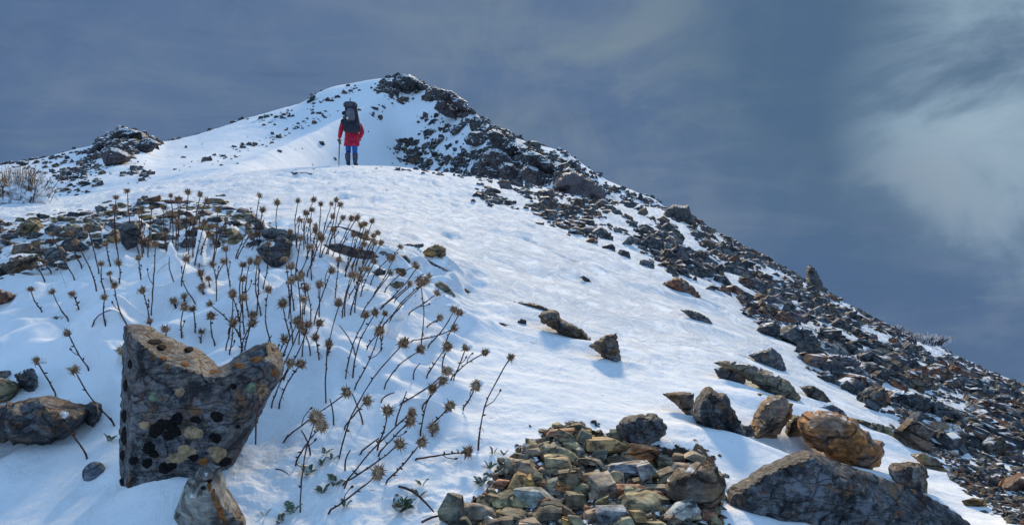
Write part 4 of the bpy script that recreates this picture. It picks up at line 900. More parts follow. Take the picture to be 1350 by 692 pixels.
# ---------------------------------------------------------------- dead flower stalks
def tube(V, Fc, pts, rads, n=6, cap=True):
    base = len(V); pts = [Vector(p) for p in pts]
    prev = None
    for i, p in enumerate(pts):
        t = (pts[min(i+1, len(pts)-1)]-pts[max(i-1, 0)]).normalized()
        a = prev.cross(t).cross(t)*-1 if prev is not None and abs(prev.dot(t)) < .99 else t.orthogonal()
        a = (prev-t*prev.dot(t)) if prev is not None and (prev-t*prev.dot(t)).length > 1e-6 else t.orthogonal()
        a.normalize(); b = t.cross(a); prev = a
        for k in range(n):
            an = 2*math.pi*k/n; V.append((p+(a*math.cos(an)+b*math.sin(an))*rads[i])[:])
    for i in range(len(pts)-1):
        for k in range(n):
            q = base+i*n+k; r_ = base+i*n+(k+1) % n; Fc.append((q, r_, r_+n, q+n))
    if cap:
        V.append(pts[-1][:]); e = len(V)-1; q = base+(len(pts)-1)*n
        for k in range(n): Fc.append((q+k, q+(k+1) % n, e, e))
def mesh_poly(name, V, Fc, mat, smooth=True):
    me = bpy.data.meshes.new(name); Fc = [tuple(dict.fromkeys(f)) for f in Fc]
    me.from_pydata([tuple(v) for v in V], [], Fc); me.update()
    if smooth: me.polygons.foreach_set('use_smooth', [True]*len(me.polygons))
    if mat: me.materials.append(mat)
    return me
def head_mesh(seed, open_=0.5):
    """a dried daisy head: cup, disc and three rows of curled pointed bracts; unit radius, looking up +Z"""
    rg = random.Random(seed); V, Fc = [], []
    n = 14; prof = [(-.42, .07), (-.34, .16), (-.18, .28), (.0, .34), (.10, .30), (.14, .0)]
    for z, r in prof[:-1]:
        for k in range(n): V.append((r*math.cos(2*math.pi*k/n), r*math.sin(2*math.pi*k/n), z))
    V.append((0, 0, .15))
    for i in range(len(prof)-2):
        for k in range(n): Fc.append((i*n+k, i*n+(k+1) % n, (i+1)*n+(k+1) % n, (i+1)*n+k))
    q = (len(prof)-2)*n
    for k in range(n): Fc.append((q+k, q+(k+1) % n, len(V)-1))
    for row, (cnt, e0, ln, zb, rb) in enumerate([(17, -.45, .50, -.22, 1), (20, .10, .64, -.05, 2), (18, .75, .60, .06, 3), (12, 1.15, .45, .08, 3)]):
        for k in range(cnt):
            if rg.random() < .08: continue
            a = 2*math.pi*(k+.5*row)/cnt+rg.uniform(-.12, .12); L = ln*rg.uniform(.6, 1.3); el = e0+open_*.4+rg.uniform(-.25, .3); w = rg.uniform(.075, .115)
            ring = V[rb*n+int(round(a/(2*math.pi)*n)) % n]
            r0 = .30; x, z = r0, zb; curl = rg.uniform(-1.8, 2.4); b = len(V); tw = rg.uniform(-1.2, 1.2)
            ra = Vector((math.cos(a), math.sin(a), 0)); ta = Vector((-math.sin(a), math.cos(a), 0))
            for j in range(5):
                t = j/4; ww = w*(1-t*.9)*(1 if j else .9)
                c = ra*x+Vector((0, 0, z))+ta*tw*t*t*.25
                V.append((c-ta*ww)[:]); V.append((c+Vector((0, 0, .035*(1-t))))[:]); V.append((c+ta*ww)[:])
                e = el+curl*t; x += L/4*math.cos(e); z += L/4*math.sin(e)
            for j in range(4):
                p = b+j*3
                Fc += [(p, p+1, p+4, p+3), (p+1, p+2, p+5, p+4)]
            # tie the bract's foot to the cup so that the head is one piece
            i0 = rb*n+int(round(a/(2*math.pi)*n)) % n
            Fc.append((i0, b, b+2))
    return mesh_poly('flower_head', V, Fc, M_HEAD, True)
HEADS = [head_mesh(500+i, (.9, .6, .2, .5, 2.0, .8, -1.2, 1.6)[i % 8]) for i in range(16)]
DISC = None
def disc_mesh():
    V, Fc = [], []; n = 12
    for z, r in ((.12, .30), (.17, .27), (.19, .15)):
        for k in range(n): V.append((r*math.cos(2*math.pi*k/n+.2), r*math.sin(2*math.pi*k/n+.2), z))
    V.append((0, 0, .18))
    for i in range(2):
        for k in range(n): Fc.append((i*n+k, i*n+(k+1) % n, (i+1)*n+(k+1) % n, (i+1)*n+k))
    for k in range(n): Fc.append((2*n+k, 2*n+(k+1) % n, 3*n))
    return mesh_poly('seed_disc', V, Fc, M_CORE)
DISC = disc_mesh()
def cap_mesh(seed):
    V, Fc = rock_proto(3, seed, 5, .55, lo=.45, hi=.8); return mesh_np('snow_cap', V, Fc, M_SNOW, smooth=True)
CAPS = [cap_mesh(700+i) for i in range(4)]
# head x, y, foot x, y, snow (0/1), place
LF, BH, BK, MD, CR_, RS, FR = ('left of the boulder', 'behind the boulder', 'before the stone band', 'amid the stalks', 'in the back cluster', 'among right hand stalks', 'among front stalks')
FLO = [(153,263,157,345,0,BK),(168,254,185,336,0,BK),(152,278,155,330,0,BK),(183,283,188,339,0,BK),(116,301,131,361,0,BK),(69,311,100,369,0,BK),(51,326,69,360,1,BK),(48,349,60,372,1,BK),(95,310,109,353,0,BK),(101,322,128,384,0,BK),(140,324,146,351,0,BK),(134,350,139,386,0,LF),(145,362,149,376,0,LF),(157,349,157,373,0,BK),(183,343,186,368,0,BK),
 (41,384,57,411,0,LF),(70,387,92,424,0,LF),(97,390,104,408,0,LF),(138,394,140,430,0,LF),(151,379,169,431,0,LF),(189,386,197,421,0,BH),(91,442,119,488,0,LF),(50,479,75,522,1,LF),(99,489,155,561,0,LF),(77,550,117,604,1,LF),
 (248,256,245,325,0,BK),(264,259,254,339,0,BK),(272,266,262,300,0,BK),(237,266,233,302,0,BK),(200,277,195,339,0,BK),(187,277,190,335,0,BK),(216,276,220,331,1,BK),(227,283,224,303,0,BK),(234,296,232,329,0,BK),(253,292,246,331,0,BK),(256,294,249,336,0,BK),(287,280,279,350,0,BK),(298,292,287,325,0,BK),(286,300,281,345,0,BK),(277,301,262,353,0,BK),(327,300,310,341,1,BK),(329,308,312,341,0,BK),(342,260,341,327,0,BK),(346,279,342,315,0,BK),(366,270,367,314,0,BK),
 (298,331,304,377,0,MD),(281,351,285,396,0,BH),(296,346,284,372,0,BH),(246,343,239,377,0,BH),(205,326,199,415,0,BH),(218,311,221,333,0,BK),(376,343,382,402,0,MD),(354,324,346,381,1,MD),(339,349,345,415,0,MD),(320,352,321,420,0,BH),(320,371,322,440,0,BH),(320,396,320,464,0,BH),(307,391,297,461,0,BH),(307,392,315,424,0,BH),(279,403,318,445,0,BH),(278,420,284,455,0,BH),(307,429,302,467,0,BH),(243,393,243,402,1,BH),(242,408,240,445,0,BH),(255,410,257,439,0,BH),(266,440,265,452,1,BH),(275,370,277,380,1,BH),(267,381,269,388,0,BH),(333,418,322,462,0,BH),(331,429,318,466,0,BH),(354,385,359,457,0,MD),(373,403,383,447,0,MD),(375,450,366,485,0,MD),(198,427,199,446,0,BH),(219,437,220,452,0,BH),(162,464,166,486,0,BH),
 (436,360,413,427,0,MD),(393,370,394,454,0,MD),(405,383,409,428,0,MD),(422,376,421,418,0,MD),(400,396,398,439,0,MD),(447,403,430,531,0,MD),(405,431,372,500,0,MD),(421,429,412,446,0,MD),(417,448,421,473,0,MD),(434,456,432,468,0,MD),(382,480,357,536,0,MD),(482,419,455,500,0,MD),(507,416,493,442,0,MD),(500,438,465,513,0,MD),(500,440,483,461,0,MD),(501,441,502,463,0,MD),(474,368,459,393,1,MD),(484,356,468,413,0,MD),(514,361,474,417,1,RS),(447,345,442,394,0,MD),
 (393,267,392,323,0,CR_),(395,292,391,325,0,CR_),(413,266,401,329,0,CR_),(411,279,410,319,0,CR_),(437,270,425,312,0,CR_),(443,266,422,339,0,CR_),(448,272,442,328,0,CR_),(452,289,432,340,0,CR_),(463,291,437,338,0,CR_),(439,305,429,338,0,CR_),(417,300,413,345,0,CR_),(416,307,411,350,0,CR_),(397,315,389,366,0,CR_),(421,313,411,370,0,CR_),(423,318,404,365,0,CR_),(408,327,392,366,0,CR_),(383,309,380,330,0,CR_),(490,294,461,354,0,CR_),(476,300,454,364,0,CR_),(482,311,463,361,0,CR_),(492,320,475,362,0,CR_),(466,312,455,365,0,CR_),(493,347,475,390,0,CR_),(497,309,480,338,0,CR_),(480,316,468,350,0,CR_),(494,322,470,372,0,CR_),
 (527,327,513,346,0,RS),(512,342,488,376,0,RS),(518,343,491,390,1,RS),(547,350,505,385,1,RS),(549,354,498,408,1,RS),(564,364,541,376,1,RS),(539,376,502,405,1,RS),(552,370,518,398,1,RS),(557,375,500,434,0,RS),(560,372,512,425,1,RS),(555,378,554,457,0,RS),(575,388,536,414,1,RS),(598,411,561,458,0,RS),(605,415,586,456,1,RS),(578,421,562,431,0,RS),(597,434,537,449,1,RS),(530,455,445,604,0,RS),(553,462,505,512,1,RS),(589,458,561,498,0,RS),(590,460,583,492,0,RS),(613,461,597,501,1,RS),(638,466,592,501,1,RS),(671,474,630,593,0,RS),
 (589,490,521,536,0,FR),(583,503,555,537,1,FR),(570,513,554,575,0,FR),(627,509,609,540,1,FR),(592,536,568,560,0,FR),(570,564,571,575,0,FR),(541,545,450,644,0,FR),(539,556,496,600,0,FR),(512,542,496,593,1,FR),(525,586,446,640,0,FR),(555,584,505,638,0,FR),(499,624,428,677,0,FR),(616,596,541,606,0,FR),(456,518,368,584,0,FR),(483,529,452,566,1,FR),(416,551,396,675,0,FR),(424,562,388,613,0,FR),(346,515,337,575,0,FR)]
_r = random.Random(77)
for _k in range(30):                    # more stalks of the tangle, close to the ones above
    _b = FLO[_r.choice([i for i, f in enumerate(FLO[:-18]) if 180 < f[0] < 520])]; _dx, _dy = _r.choice((-1, 1))*_r.uniform(7, 16), _r.uniform(-9, 12)
    _e = (_b[0]+_dx, _b[1]+_dy, _b[2]+_dx*.8, _b[3]+_dy*.6, 0, _b[5])
    if not (160 < _e[0] < 372 and _e[3] > 420): FLO.insert(0, _e)
FREC = []
BROKEN = [(398,470),(352,470),(300,440),(470,470),(440,560),(470,600),(520,560),(410,600),(380,420),(330,330),(260,400),(230,370),(545,500),(480,560),(455,620),(430,380),(120,430),(500,530)]
def make_flower(i, hx, hy, fx, fy, snow, zone):
    rg = random.Random(3000+i)
    foot, d = ground(fx, fy)
    d = max(.86, d)
    if i == len(FLO)-1: d = 1.0; foot = ray(fx, fy, d)
    L = math.hypot(hx-fx, hy-fy)/F*d
    dh = d+rg.uniform(-.35, .25)*L*.5
    head = ray(hx, hy, dh)
    root = bpy.data.objects.new('dried_flower', None); COLL.objects.link(root); root.location = foot; root.empty_display_size = .02
    v = head-foot; side = v.cross(Vector((0, 1, 0))).normalized()
    bow = rg.uniform(-.06, .09)*L; rs = .0008+.00036*min(d, 2.9)
    pts = []; rads = []; n = 9
    for k in range(n+1):
        t = k/n
        p = v*t+side*bow*math.sin(math.pi*t)+side*rg.uniform(-.006, .006)*L*(0 < k < n)+Vector((0, 0, -.012 if k == 0 else 0))
        pts.append(p); rads.append(rs*(1.25-.45*t)*rg.uniform(.85, 1.25))
    V, Fc = [], []; tube(V, Fc, pts, rads, 6)
    link('stem', mesh_poly('stem', V, Fc, M_STEM), root)
    # little leaf scars and withered leaves along the stem
    V, Fc = [], []
    for k in range(rg.randint(3, 7)):
        t = rg.uniform(.12, .9); j = min(int(t*n), n-1); p = pts[j].lerp(pts[j+1], t*n-j)
        a = rg.uniform(0, 6.28); q = Vector((math.cos(a), math.sin(a)*.6, rg.uniform(-.2, 1.0))).normalized()*rg.uniform(.004, .009)
        b = len(V); e = v.normalized()*.0016
        V += [(p-e)[:], (p+e)[:], (p+q+e*.3)[:], (p+q*.5-e*1.6+Vector((0, .001, 0)))[:]]; Fc += [(b, b+1, b+2), (b, b+2, b+3), (b, b+3, b+1), (b+1, b+3, b+2)]
    s = link('leaf_scars', mesh_poly('leaf_scars', V, Fc, M_STEM), root); s['kind'] = 'stuff'
    if rg.random() < .55:                 # withered leaves hanging on the stem
        for _ in range(rg.randint(1, 3)):
            j = rg.randint(1, 5); p = pts[j]; a_ = rg.choice((0, math.pi))+rg.uniform(-.6, .6); l_ = rg.uniform(.008, .017); V, Fc = [], []
            for q_ in range(5):
                t_ = q_/4; c_ = p+Vector((math.cos(a_)*l_*t_*.6, math.sin(a_)*l_*t_*.5, l_*(.5*t_-1.3*t_*t_))); w_ = .0014*math.sin(.4+2.6*t_)
                V += [(c_+Vector((0, w_, w_)))[:], (c_-Vector((0, w_, -w_*.2)))[:]]
            for q_ in range(4): Fc.append((2*q_, 2*q_+1, 2*q_+3, 2*q_+2))
            link('withered_leaf', mesh_poly('withered_leaf', V, Fc, M_HEAD), root)
    if rg.random() < .4:                  # a side shoot with a withered bud
        t0 = rg.uniform(.3, .7); j = int(t0*n); p = pts[j]; sd_ = rg.choice((-1, 1)); q1 = p+side*sd_*L*.07+v*.09; q2 = p+side*sd_*L*.10+v*.20
        V, Fc = [], []; tube(V, Fc, [p, q1, q2, q2+v.normalized()*.004, q2+v.normalized()*.007], [rs*.8, rs*.65, rs*.6, rs*1.9, rs*.6], 6)
        link('side_shoot', mesh_poly('side_shoot', V, Fc, M_STEM), root)
    rad = (.0162+.0030*(min(d, 2.9)-1))*rg.uniform(.88, 1.15)
    dr = (pts[-1]-pts[-2]).normalized()
    tilt = Vector((dr.x*.9+rg.uniform(-.3, .3), dr.y-.15-rg.uniform(0, .7 if fy > 480 else .3), max(dr.z, .1)+.2))
    if zone == FR: tilt = Vector((dr.x*.7+rg.uniform(-.4, .5), -.9, .55))
    q = tilt.to_track_quat('Z', 'Y')
    hd = link('flower_head', HEADS[rg.randrange(16)], root, pts[-1]+q @ Vector((0, 0, rad*.3)), (q @ Euler((0, 0, rg.uniform(0, 6.28))).to_quaternion()).to_euler(), (rad, rad*rg.uniform(.8, 1), rad*rg.uniform(.8, 1.2)))
    ds = link('seed_disc', DISC, hd)
    if snow:
        link('snow_cap', CAPS[rg.randrange(4)], root, pts[-1]+Vector((rad*.42, .003, rad*.22)), (rg.uniform(0, 3), rg.uniform(-.4, .4), 0), (rad*.58, rad*.42, rad*.36))
    ang = math.degrees(math.atan2(hx-fx, fy-hy))
    lean = 'lying almost flat' if abs(ang) > 62 else 'leaning hard right' if ang > 38 else 'leaning right' if ang > 12 else 'leaning left' if ang < -12 else 'standing upright'
    Lp = math.hypot(hx-fx, hy-fy)
    ln = 'long' if Lp > 62 else 'short' if Lp < 36 else 'medium'
    FREC.append(dict(o=root, px=hx, key=(ln, lean, 'snow capped ' if snow else '', zone)))
for i, f in enumerate(FLO): make_flower(i, *f)
for i, (x, y) in enumerate(sorted(BROKEN)):
    rg = random.Random(i+40); L_ = rg.uniform(22, 48); an = rg.uniform(-.6, 1.1); p, d = ground(x, y); d = max(.9, d)
    e = ray(x+L_*math.sin(an), y-L_*math.cos(an), d)-p; sd_ = Vector((e.z, 0, -e.x))*rg.uniform(-.15, .15)
    V, Fc = [], []; tube(V, Fc, [e*t+sd_*math.sin(3.1*t)+Vector((0, 0, -.01 if t == 0 else 0)) for t in (0, .25, .5, .75, 1)], [.0017, .0016, .0014, .0013, .0009], 6)
    finish(link('broken_stalk', mesh_poly('broken_stalk', V, Fc, M_STEM), None, p), 'headless broken flower stalk among the dried flowers, '+ordinal(i, len(BROKEN)), 'stalk', 'broken stalks without heads')
by = {}
for r in FREC: by.setdefault(r['key'], []).append(r)
for (ln, lean, sn, zone), rs in by.items():
    rs.sort(key=lambda r: r['px']); n = len(rs)
    for i, r in enumerate(rs):
        le = {'standing upright': 'upright', 'leaning right': 'right leaning', 'leaning left': 'left leaning', 'leaning hard right': 'steeply leaning', 'lying almost flat': 'nearly flat'}[lean]
        w = ('%s%s %s dried flower %s' % (sn, '' if ln == 'medium' else ln, le, zone)).replace('  ', ' ').strip()+('' if n == 1 else ', '+ordinal(i, n))
        finish(r['o'], w, 'dried flower', 'dead flower stalks standing in the snow')

# wind-packed snow fins behind a few stalks
for i, (pl, lb_) in enumerate([([(254,346),(258,322),(261,303),(267,304),(271,316),(268,330),(270,346)], 'upright snow fin stuck to a stalk before the stone band'),
    ([(507,440),(514,424),(528,408),(540,396),(549,388),(545,402),(534,420),(524,438),(514,446)], 'large leaning snow fin at the right edge of the stalks'),
    ([(219,338),(222,322),(224,318),(230,330),(233,340)], 'small pointed snow fin left of the upright one'),
    ([(420,345),(426,338),(432,334),(438,348)], 'small snow fin in the crowded back cluster')]):
    outline_rock('snow_fin', pl, (1, 1, 1), lb_, thick=1.3, mat=M_SNOW, seed=2600+i, cat='snow drift', planes=1, rough=.3, jag=.0, step=1.3)

# ---------------------------------------------------------------- green plants showing through the snow
def leaf_mesh(seed):
    rg = random.Random(seed); V, Fc = [], []; n = 7
    for j in range(n+1):
        t = j/n; w = .30*math.sin(math.pi*min(1, t*.93+.07))**.75*(1 if t < .97 else .2); z = .10*math.sin(t*2.2)+.03*rg.uniform(-1, 1)
        for k, s in enumerate((-1, -.5, 0, .5, 1)): V.append((t, s*w, z+.16*w*abs(s)*2-.02*(s == 0)))
    m = len(V)
    for (x, y, z) in list(V): V.append((x, y, z-.025))
    for j in range(n):
        for k in range(4):
            a = j*5+k; Fc.append((a, a+5, a+6, a+1)); a += m; Fc.append((a, a+1, a+6, a+5))
    for j in range(n):
        a = j*5; Fc.append((a, a+m, a+m+5, a+5)); a = j*5+4; Fc.append((a, a+5, a+m+5, a+m))
    return mesh_poly('leaf', V, Fc, M_LEAF)
LEAVES = [leaf_mesh(800+i) for i in range(4)]
PLANTS = [(386,676,3,.017,'two broad green leaves at the foot of the tallest front stalk'),(368,690,3,.013,'small green leaves at the bottom edge left of the front stalk'),(441,640,3,.016,'dark green leaves beside the bases of the leaning stalks'),
 (425,650,5,.012,'half buried curled leaves left of the leaning stalk bases'),(438,606,3,.012,'single green leaf tuft above the leaning stalk bases'),(424,614,3,.013,'pale backed curled leaf above the leaning stalk bases'),(405,626,5,.015,'dark leaf clump in the hollow by the front stalk'),
 (528,674,8,.018,'leafy green rosette at the bottom edge right of the stalks'),(634,640,7,.014,'green rosette left of the rubble heap'),(556,640,2,.013,'single upright leaf between the two rosettes'),(553,654,2,.012,'short leaf just below the single upright leaf'),(645,618,5,.011,'small frosted leaves by the upper left rubble edge'),(650,598,3,.010,'tiny green leaves near the foot of the rightmost stalk'),(664,600,3,.009,'tiny leaf pair nearest the rubble tip'),
 (144,582,3,.014,'two small green leaves left of the lichen boulder'),(349,680,2,.009,'tiny green leaf alone right of the leaning pale rock'),(428,598,3,.011,'frosted leaves between front stalk and snow capped flowers'),(455,668,3,.010,'tiny leaves below the leaning stalk bases'),(606,600,2,.009,'tiny leaf next to the flower lying flat')]
for i, (x, y, n, ln, lb_) in enumerate(PLANTS):
    rg = random.Random(860+i); p, d = ground(x, y)
    r_ = bpy.data.objects.new('leafy_plant', None); COLL.objects.link(r_); r_.location = p; r_.empty_display_size = .02
    for k in range(n):
        a = 2*math.pi*k/n+rg.uniform(-.5, .5); L = 1.3*ln*rg.uniform(.7, 1.25)
        link('leaf', LEAVES[rg.randrange(4)], r_, (math.cos(a)*.002, math.sin(a)*.002, .001), (rg.uniform(-.4, .4), -rg.uniform(.3, 1.15), a), (L, L, L))
    finish(r_, lb_, 'plant')
# loose straws and twigs on the snow
def stick(name, a, b, r, mat, label, cat, lift=.004, bend=.1):
    pa, d = ground(*a); pb, d2 = ground(*b); pb = ray(b[0], b[1], d2); v = pb-pa
    V, Fc = [], []; s = v.cross(Vector((0, 1, .2))).normalized()*v.length*bend
    tube(V, Fc, [v*t+s*math.sin(math.pi*t)+Vector((0, 0, lift)) for t in (0, .2, .4, .6, .8, 1)], [r, r*1.1, r, r*.9, r*.8, r*.5], 6)
    finish(link(name, mesh_poly(name, V, Fc, mat), None, pa), label, cat)
stick('twig', (363,621), (381,629), .0011, M_STEM, 'short dark twig lying on snow left of the front stalk', 'twig')
stick('twig', (526,644), (572,678), .0020, M_STEM, 'dark twig lying between the green rosette and the rubble heap', 'twig')
stick('twig', (556,692), (590,683), .0018, M_STEM, 'reddish twig at the bottom edge left of the rubble heap', 'twig')
stick('straw', (207,365), (228,349), .0007, M_STRAW, 'pale straw slanting on snow behind the lichen boulder', 'straw', .01)
stick('straw', (480,386), (516,391), .0010, M_STRAW, 'pale straw lying level in the snow among the right stalks', 'straw', .01, .02)
stick('straw', (108,361), (122,340), .0006, M_STRAW, 'thin straw below the left stone band', 'straw', .02)
stick('straw', (68,352), (88,384), .0007, M_STRAW, 'thin bent straw near the leftmost snow capped flowers', 'straw', .01)
# dark lump left of the boulder, a snow hollow's shade put into colour
Vr, Fr = rock_proto(3, 991, 0, .02); p, d = ground(118, 632)
o = link('stone', mesh_np('stone', Vr, Fr, M_RUB, smooth=True), None, ray(118, 626, d)+Vector((0, .012, 0)), (0, .1, 0), (.0175, .017, .0185)); o.color = (.09, .11, .15, 1)
finish(o, 'smooth round dark lump in place of the shadowy hollow at a flower foot', 'stone')

# ---------------------------------------------------------------- frosted bushes
def frosted_bush(cx, cy, w, h_, n, label, clumps, blades, seed):
    rg = random.Random(seed); foot, d = ground(cx, cy); k = d/F
    r_ = bpy.data.objects.new('frosted_shrub', None); COLL.objects.link(r_); r_.location = foot
    V, Fc = [], []; V2, F2 = [], []
    for i in range(n):
        bx = rg.uniform(-.42, .42)*w*k; by_ = rg.uniform(-.3, .3)*w*k*.6; hh = h_*k*rg.uniform(.4, 1.0)*(1-.9*abs(bx/(w*k))**1.4); lx = bx*.5+rg.gauss(0, .10)*h_*k
        P_ = [Vector((bx, by_, -.03)), Vector((bx+lx*.3, by_, hh*.4)), Vector((bx+lx*.8, by_+rg.uniform(-.05, .05), hh*.75)), Vector((bx+lx*1.1+rg.gauss(0, .05)*h_*k, by_, hh))]
        dark = rg.random() < .35
        tube(V2 if dark else V, F2 if dark else Fc, P_, [.0052*d/9, .0045*d/9, .0034*d/9, .002*d/9], 4)
        for _ in range(3):
            t = rg.uniform(.3, .9); q = P_[1].lerp(P_[3], t); e = Vector((rg.uniform(-.1, .1), rg.uniform(-.06, .06), rg.uniform(.02, .12)))*h_*k
            tube(V, Fc, [q, q+e*.6, q+e], [.0034*d/9, .0028*d/9, .0016*d/9], 4)
    finish(link('frosted_twigs', mesh_poly('frosted_twigs', V, Fc, M_TWIG), r_), kind='stuff')
    finish(link('dark_twigs', mesh_poly('dark_twigs', V2, F2, M_DTWIG), r_), kind='stuff')
    if blades:
        V, Fc = [], []
        for bx0, sp in blades:
            for i in range(26):
                x = (bx0+rg.gauss(0, sp))*k; hh = h_*k*rg.uniform(.5, .95); l = rg.gauss(0, .05)*h_*k
                tube(V, Fc, [Vector((x, 0, h_*k*.2)), Vector((x+l*.5, -.02, hh*.7)), Vector((x+l, -.02, hh))], [.006*d/9, .005*d/9, .002*d/9], 4)
        finish(link('dry_blades', mesh_poly('dry_blades', V, Fc, M_STRAW), r_), kind='stuff')
    if clumps: clumps = clumps+[(rg.gauss(4, 24), abs(rg.gauss(0, 10)), rg.uniform(1.4, 4.6)) for _ in range(120)]
    for (x, z, s) in clumps:
        link('snow_clump', CAPS[rg.randrange(4)], r_, (x*k, rg.uniform(-.1, .1)-.05, z*k), (rg.uniform(0, 3), 0, rg.uniform(0, 3)), (s*k*1.1, s*k, s*k*.85))
    finish(r_, label, 'shrub')
frosted_bush(20, 268, 84, 54, 150, 'frosted shrub with tan blades and snow clumps at the left edge', [(-26,6,9),(-10,3,7),(10,14,8),(24,8,9),(36,5,6),(2,5,7),(-34,2,10),(30,20,6),(16,26,5),(-20,16,6),(40,14,5)], [(-10,4),(8,3),(20,3)], 5)
frosted_bush(1215, 452, 60, 14, 260, 'frosted grey shrub on the right skyline', [], [], 6)
frosted_bush(1178, 437, 30, 10, 60, 'low frosted twigs left of the right skyline shrub', [], [], 8)

# ---------------------------------------------------------------- the hiker on the crest
M_JACK = simple_mat('red_jacket', (.42, .018, .05), .8, 12, .4, .8, bdist=.02)
M_BLUE = simple_mat('blue_trousers', (.018, .10, .36), .8, 9, .3, .4, bdist=.02)
M_GAIT = simple_mat('gaiter_cloth', (.065, .068, .09), .8, 14, .4, .4, bdist=.01)
M_BOOT = simple_mat('boot_leather', (.03, .028, .03), .6, 20, .3, .3)
M_PACK = simple_mat('pack_cloth_dark', (.022, .026, .045), .7, 10, .4, .5, bdist=.02)
M_PACK2 = simple_mat('pack_cloth_grey', (.11, .115, .14), .7, 10, .35, .5, bdist=.02)
M_STRAP = simple_mat('pack_strap', (.03, .03, .04), .7, 30, .3, .3)
M_WHITE = simple_mat('white_tag', (.6, .6, .62), .7, 30, .1, .2)
M_SKIN = simple_mat('skin', (.42, .24, .17), .6, 30, .15, .2)
M_HAT = simple_mat('dark_hat', (.02, .024, .04), .85, 20, .4, .5)
M_GLOVE = simple_mat('tan_glove', (.16, .09, .045), .8, 40, .3, .4)
M_WOOD = simple_mat('pole_wood', (.12, .085, .07), .6, 30, .3, .3)
fd = 20.0; K = fd/F; cc_ = int(np.searchsorted(pxs, 463)); foot = Vector(((463-CX)/F*fd, fd, float(np.interp(fd, YG[:sum(SUB[:6])+1, cc_], ZG[:sum(SUB[:6])+1, cc_]))))
def hp(x, y, dy=0.0): return Vector(((x-463)*K, dy, (218.3-y)*K))
def skin_obj(name, chains, mat, parent, sub=2):
    """chains of (point, radius); chains join where points coincide"""
    V, E, Rd = [], [], []
    idx = {}
    for ch in chains:
        pr = None
        for p, r in ch:
            key = tuple(round(c, 4) for c in p)
            if key not in idx: idx[key] = len(V); V.append(p[:]); Rd.append(r)
            i = idx[key]
            if pr is not None: E.append((pr, i))
            pr = i
    me = bpy.data.meshes.new(name); me.from_pydata(V, E, []); me.update(); me.materials.append(mat)
    o = link(name, me, parent); m_ = o.modifiers.new('skin', 'SKIN'); m_.use_smooth_shade = True
    for i, r in enumerate(Rd): me.skin_vertices[0].data[i].radius = (r, r) if not isinstance(r, tuple) else r
    me.skin_vertices[0].data[0].use_root = True
    if sub: s_ = o.modifiers.new('subdivision', 'SUBSURF'); s_.levels = sub; s_.render_levels = sub
    return o
person = bpy.data.objects.new('person', None); COLL.objects.link(person); person.location = foot
finish(person, 'hiker in red jacket and blue trousers walking up the snowy crest, seen from behind', 'person')
hipc = hp(463.5, 186, 0); chest = hp(463, 166, -.02); neck = hp(457, 156, .03); 
hL, hR = hp(459.5, 188, .01), hp(467.5, 188, -.01)
kL, kR = hp(457.4, 199.8, .20), hp(467.8, 202, .03); aL, aR = hp(457.8, 214.2, .12), hp(468.2, 214.5, .0)
shL, shR = hp(453, 161, .0), hp(472, 162, 0); eL, eR = hp(449, 173, .02), hp(477.3, 174, .05); wL, wR = hp(446.3, 183, .10), hp(472, 181, .24)
tL, tR = aL+Vector((-.02, .15, -.055)), aR+Vector((.02, .15, -.055))
def fingers(w, dirn, curl):
    out = []
    for k in range(5):
        a = -.035+.0175*k; b = w+dirn*.07+Vector((a, 0, 0))
        l = (.045, .06, .068, .064, .05)[k]
        if k == 0: b = w+dirn*.025+Vector((a*1.2, 0, 0))
        out.append([(w, .024), (b, .012), (b+dirn*l*.5+curl*l*.3, .010), (b+dirn*l*.55+curl*l*.9, .009)])
    return out
skin_obj('body', [[(hipc, .13), (chest, .15), (neck, .055), (hp(454.6, 151, .06), .075), (hp(454.2, 147.8, .05), .065)], [(chest, .15), (shL, .06), (eL, .045), (wL, .03)]+[(wL+Vector((0, 0, -.03)), .024)], [(chest, .15), (shR, .06), (eR, .045), (wR, .03)], [(hipc, .13), (hL, .085), (kL, .06), (aL, .042), (tL, .035)], [(hipc, .13), (hR, .085), (kR, .06), (aR, .042), (tR, .035)]], M_SKIN, person)
# jacket: a loft from hem to collar, sleeves as their own pieces
def loft(name, secs, mat, parent, n=24, wob=.0, seed=0):
    rg = random.Random(seed); V, Fc = [], []
    for (c, rx, ry) in secs:
        for k in range(n):
            a = 2*math.pi*k/n; w = 1+wob*math.sin(5*a+seed)+wob*rg.uniform(-1, 1)
            V.append((c.x+rx*w*math.cos(a), c.y+ry*w*math.sin(a), c.z))
    for i in range(len(secs)-1):
        for k in range(n): Fc.append((i*n+k, i*n+(k+1) % n, (i+1)*n+(k+1) % n, (i+1)*n+k))
    V.append(secs[0][0][:]); V.append(secs[-1][0][:])
    q = (len(secs)-1)*n
    for k in range(n): Fc.append((k, (k+1) % n, len(V)-2)[::-1]); Fc.append((q+k, q+(k+1) % n, len(V)-1))
    return link(name, mesh_poly(name, V, Fc, mat), parent)
jk = loft('jacket', [(hp(463.4, 192.8), .222, .19), (hp(463.5, 192), .23, .20), (hp(464, 188), .225, .20), (hp(464.3, 180), .215, .16), (hp(464, 174), .205, .155), (hp(463.3, 168), .215, .16), (hp(462.6, 162), .225, .15), (hp(461, 158.5), .17, .12), (hp(458, 156), .085, .085), (hp(457, 154.6), .07, .07)], M_JACK, person, 28, .018, 3)
skin_obj('sleeve', [[(shL, .095), (eL, .075), (wL+Vector((0, 0, .01)), .055)]], M_JACK, person)
skin_obj('sleeve', [[(shR, .09), (eR, .078), (wR, .055)]], M_JACK, person)
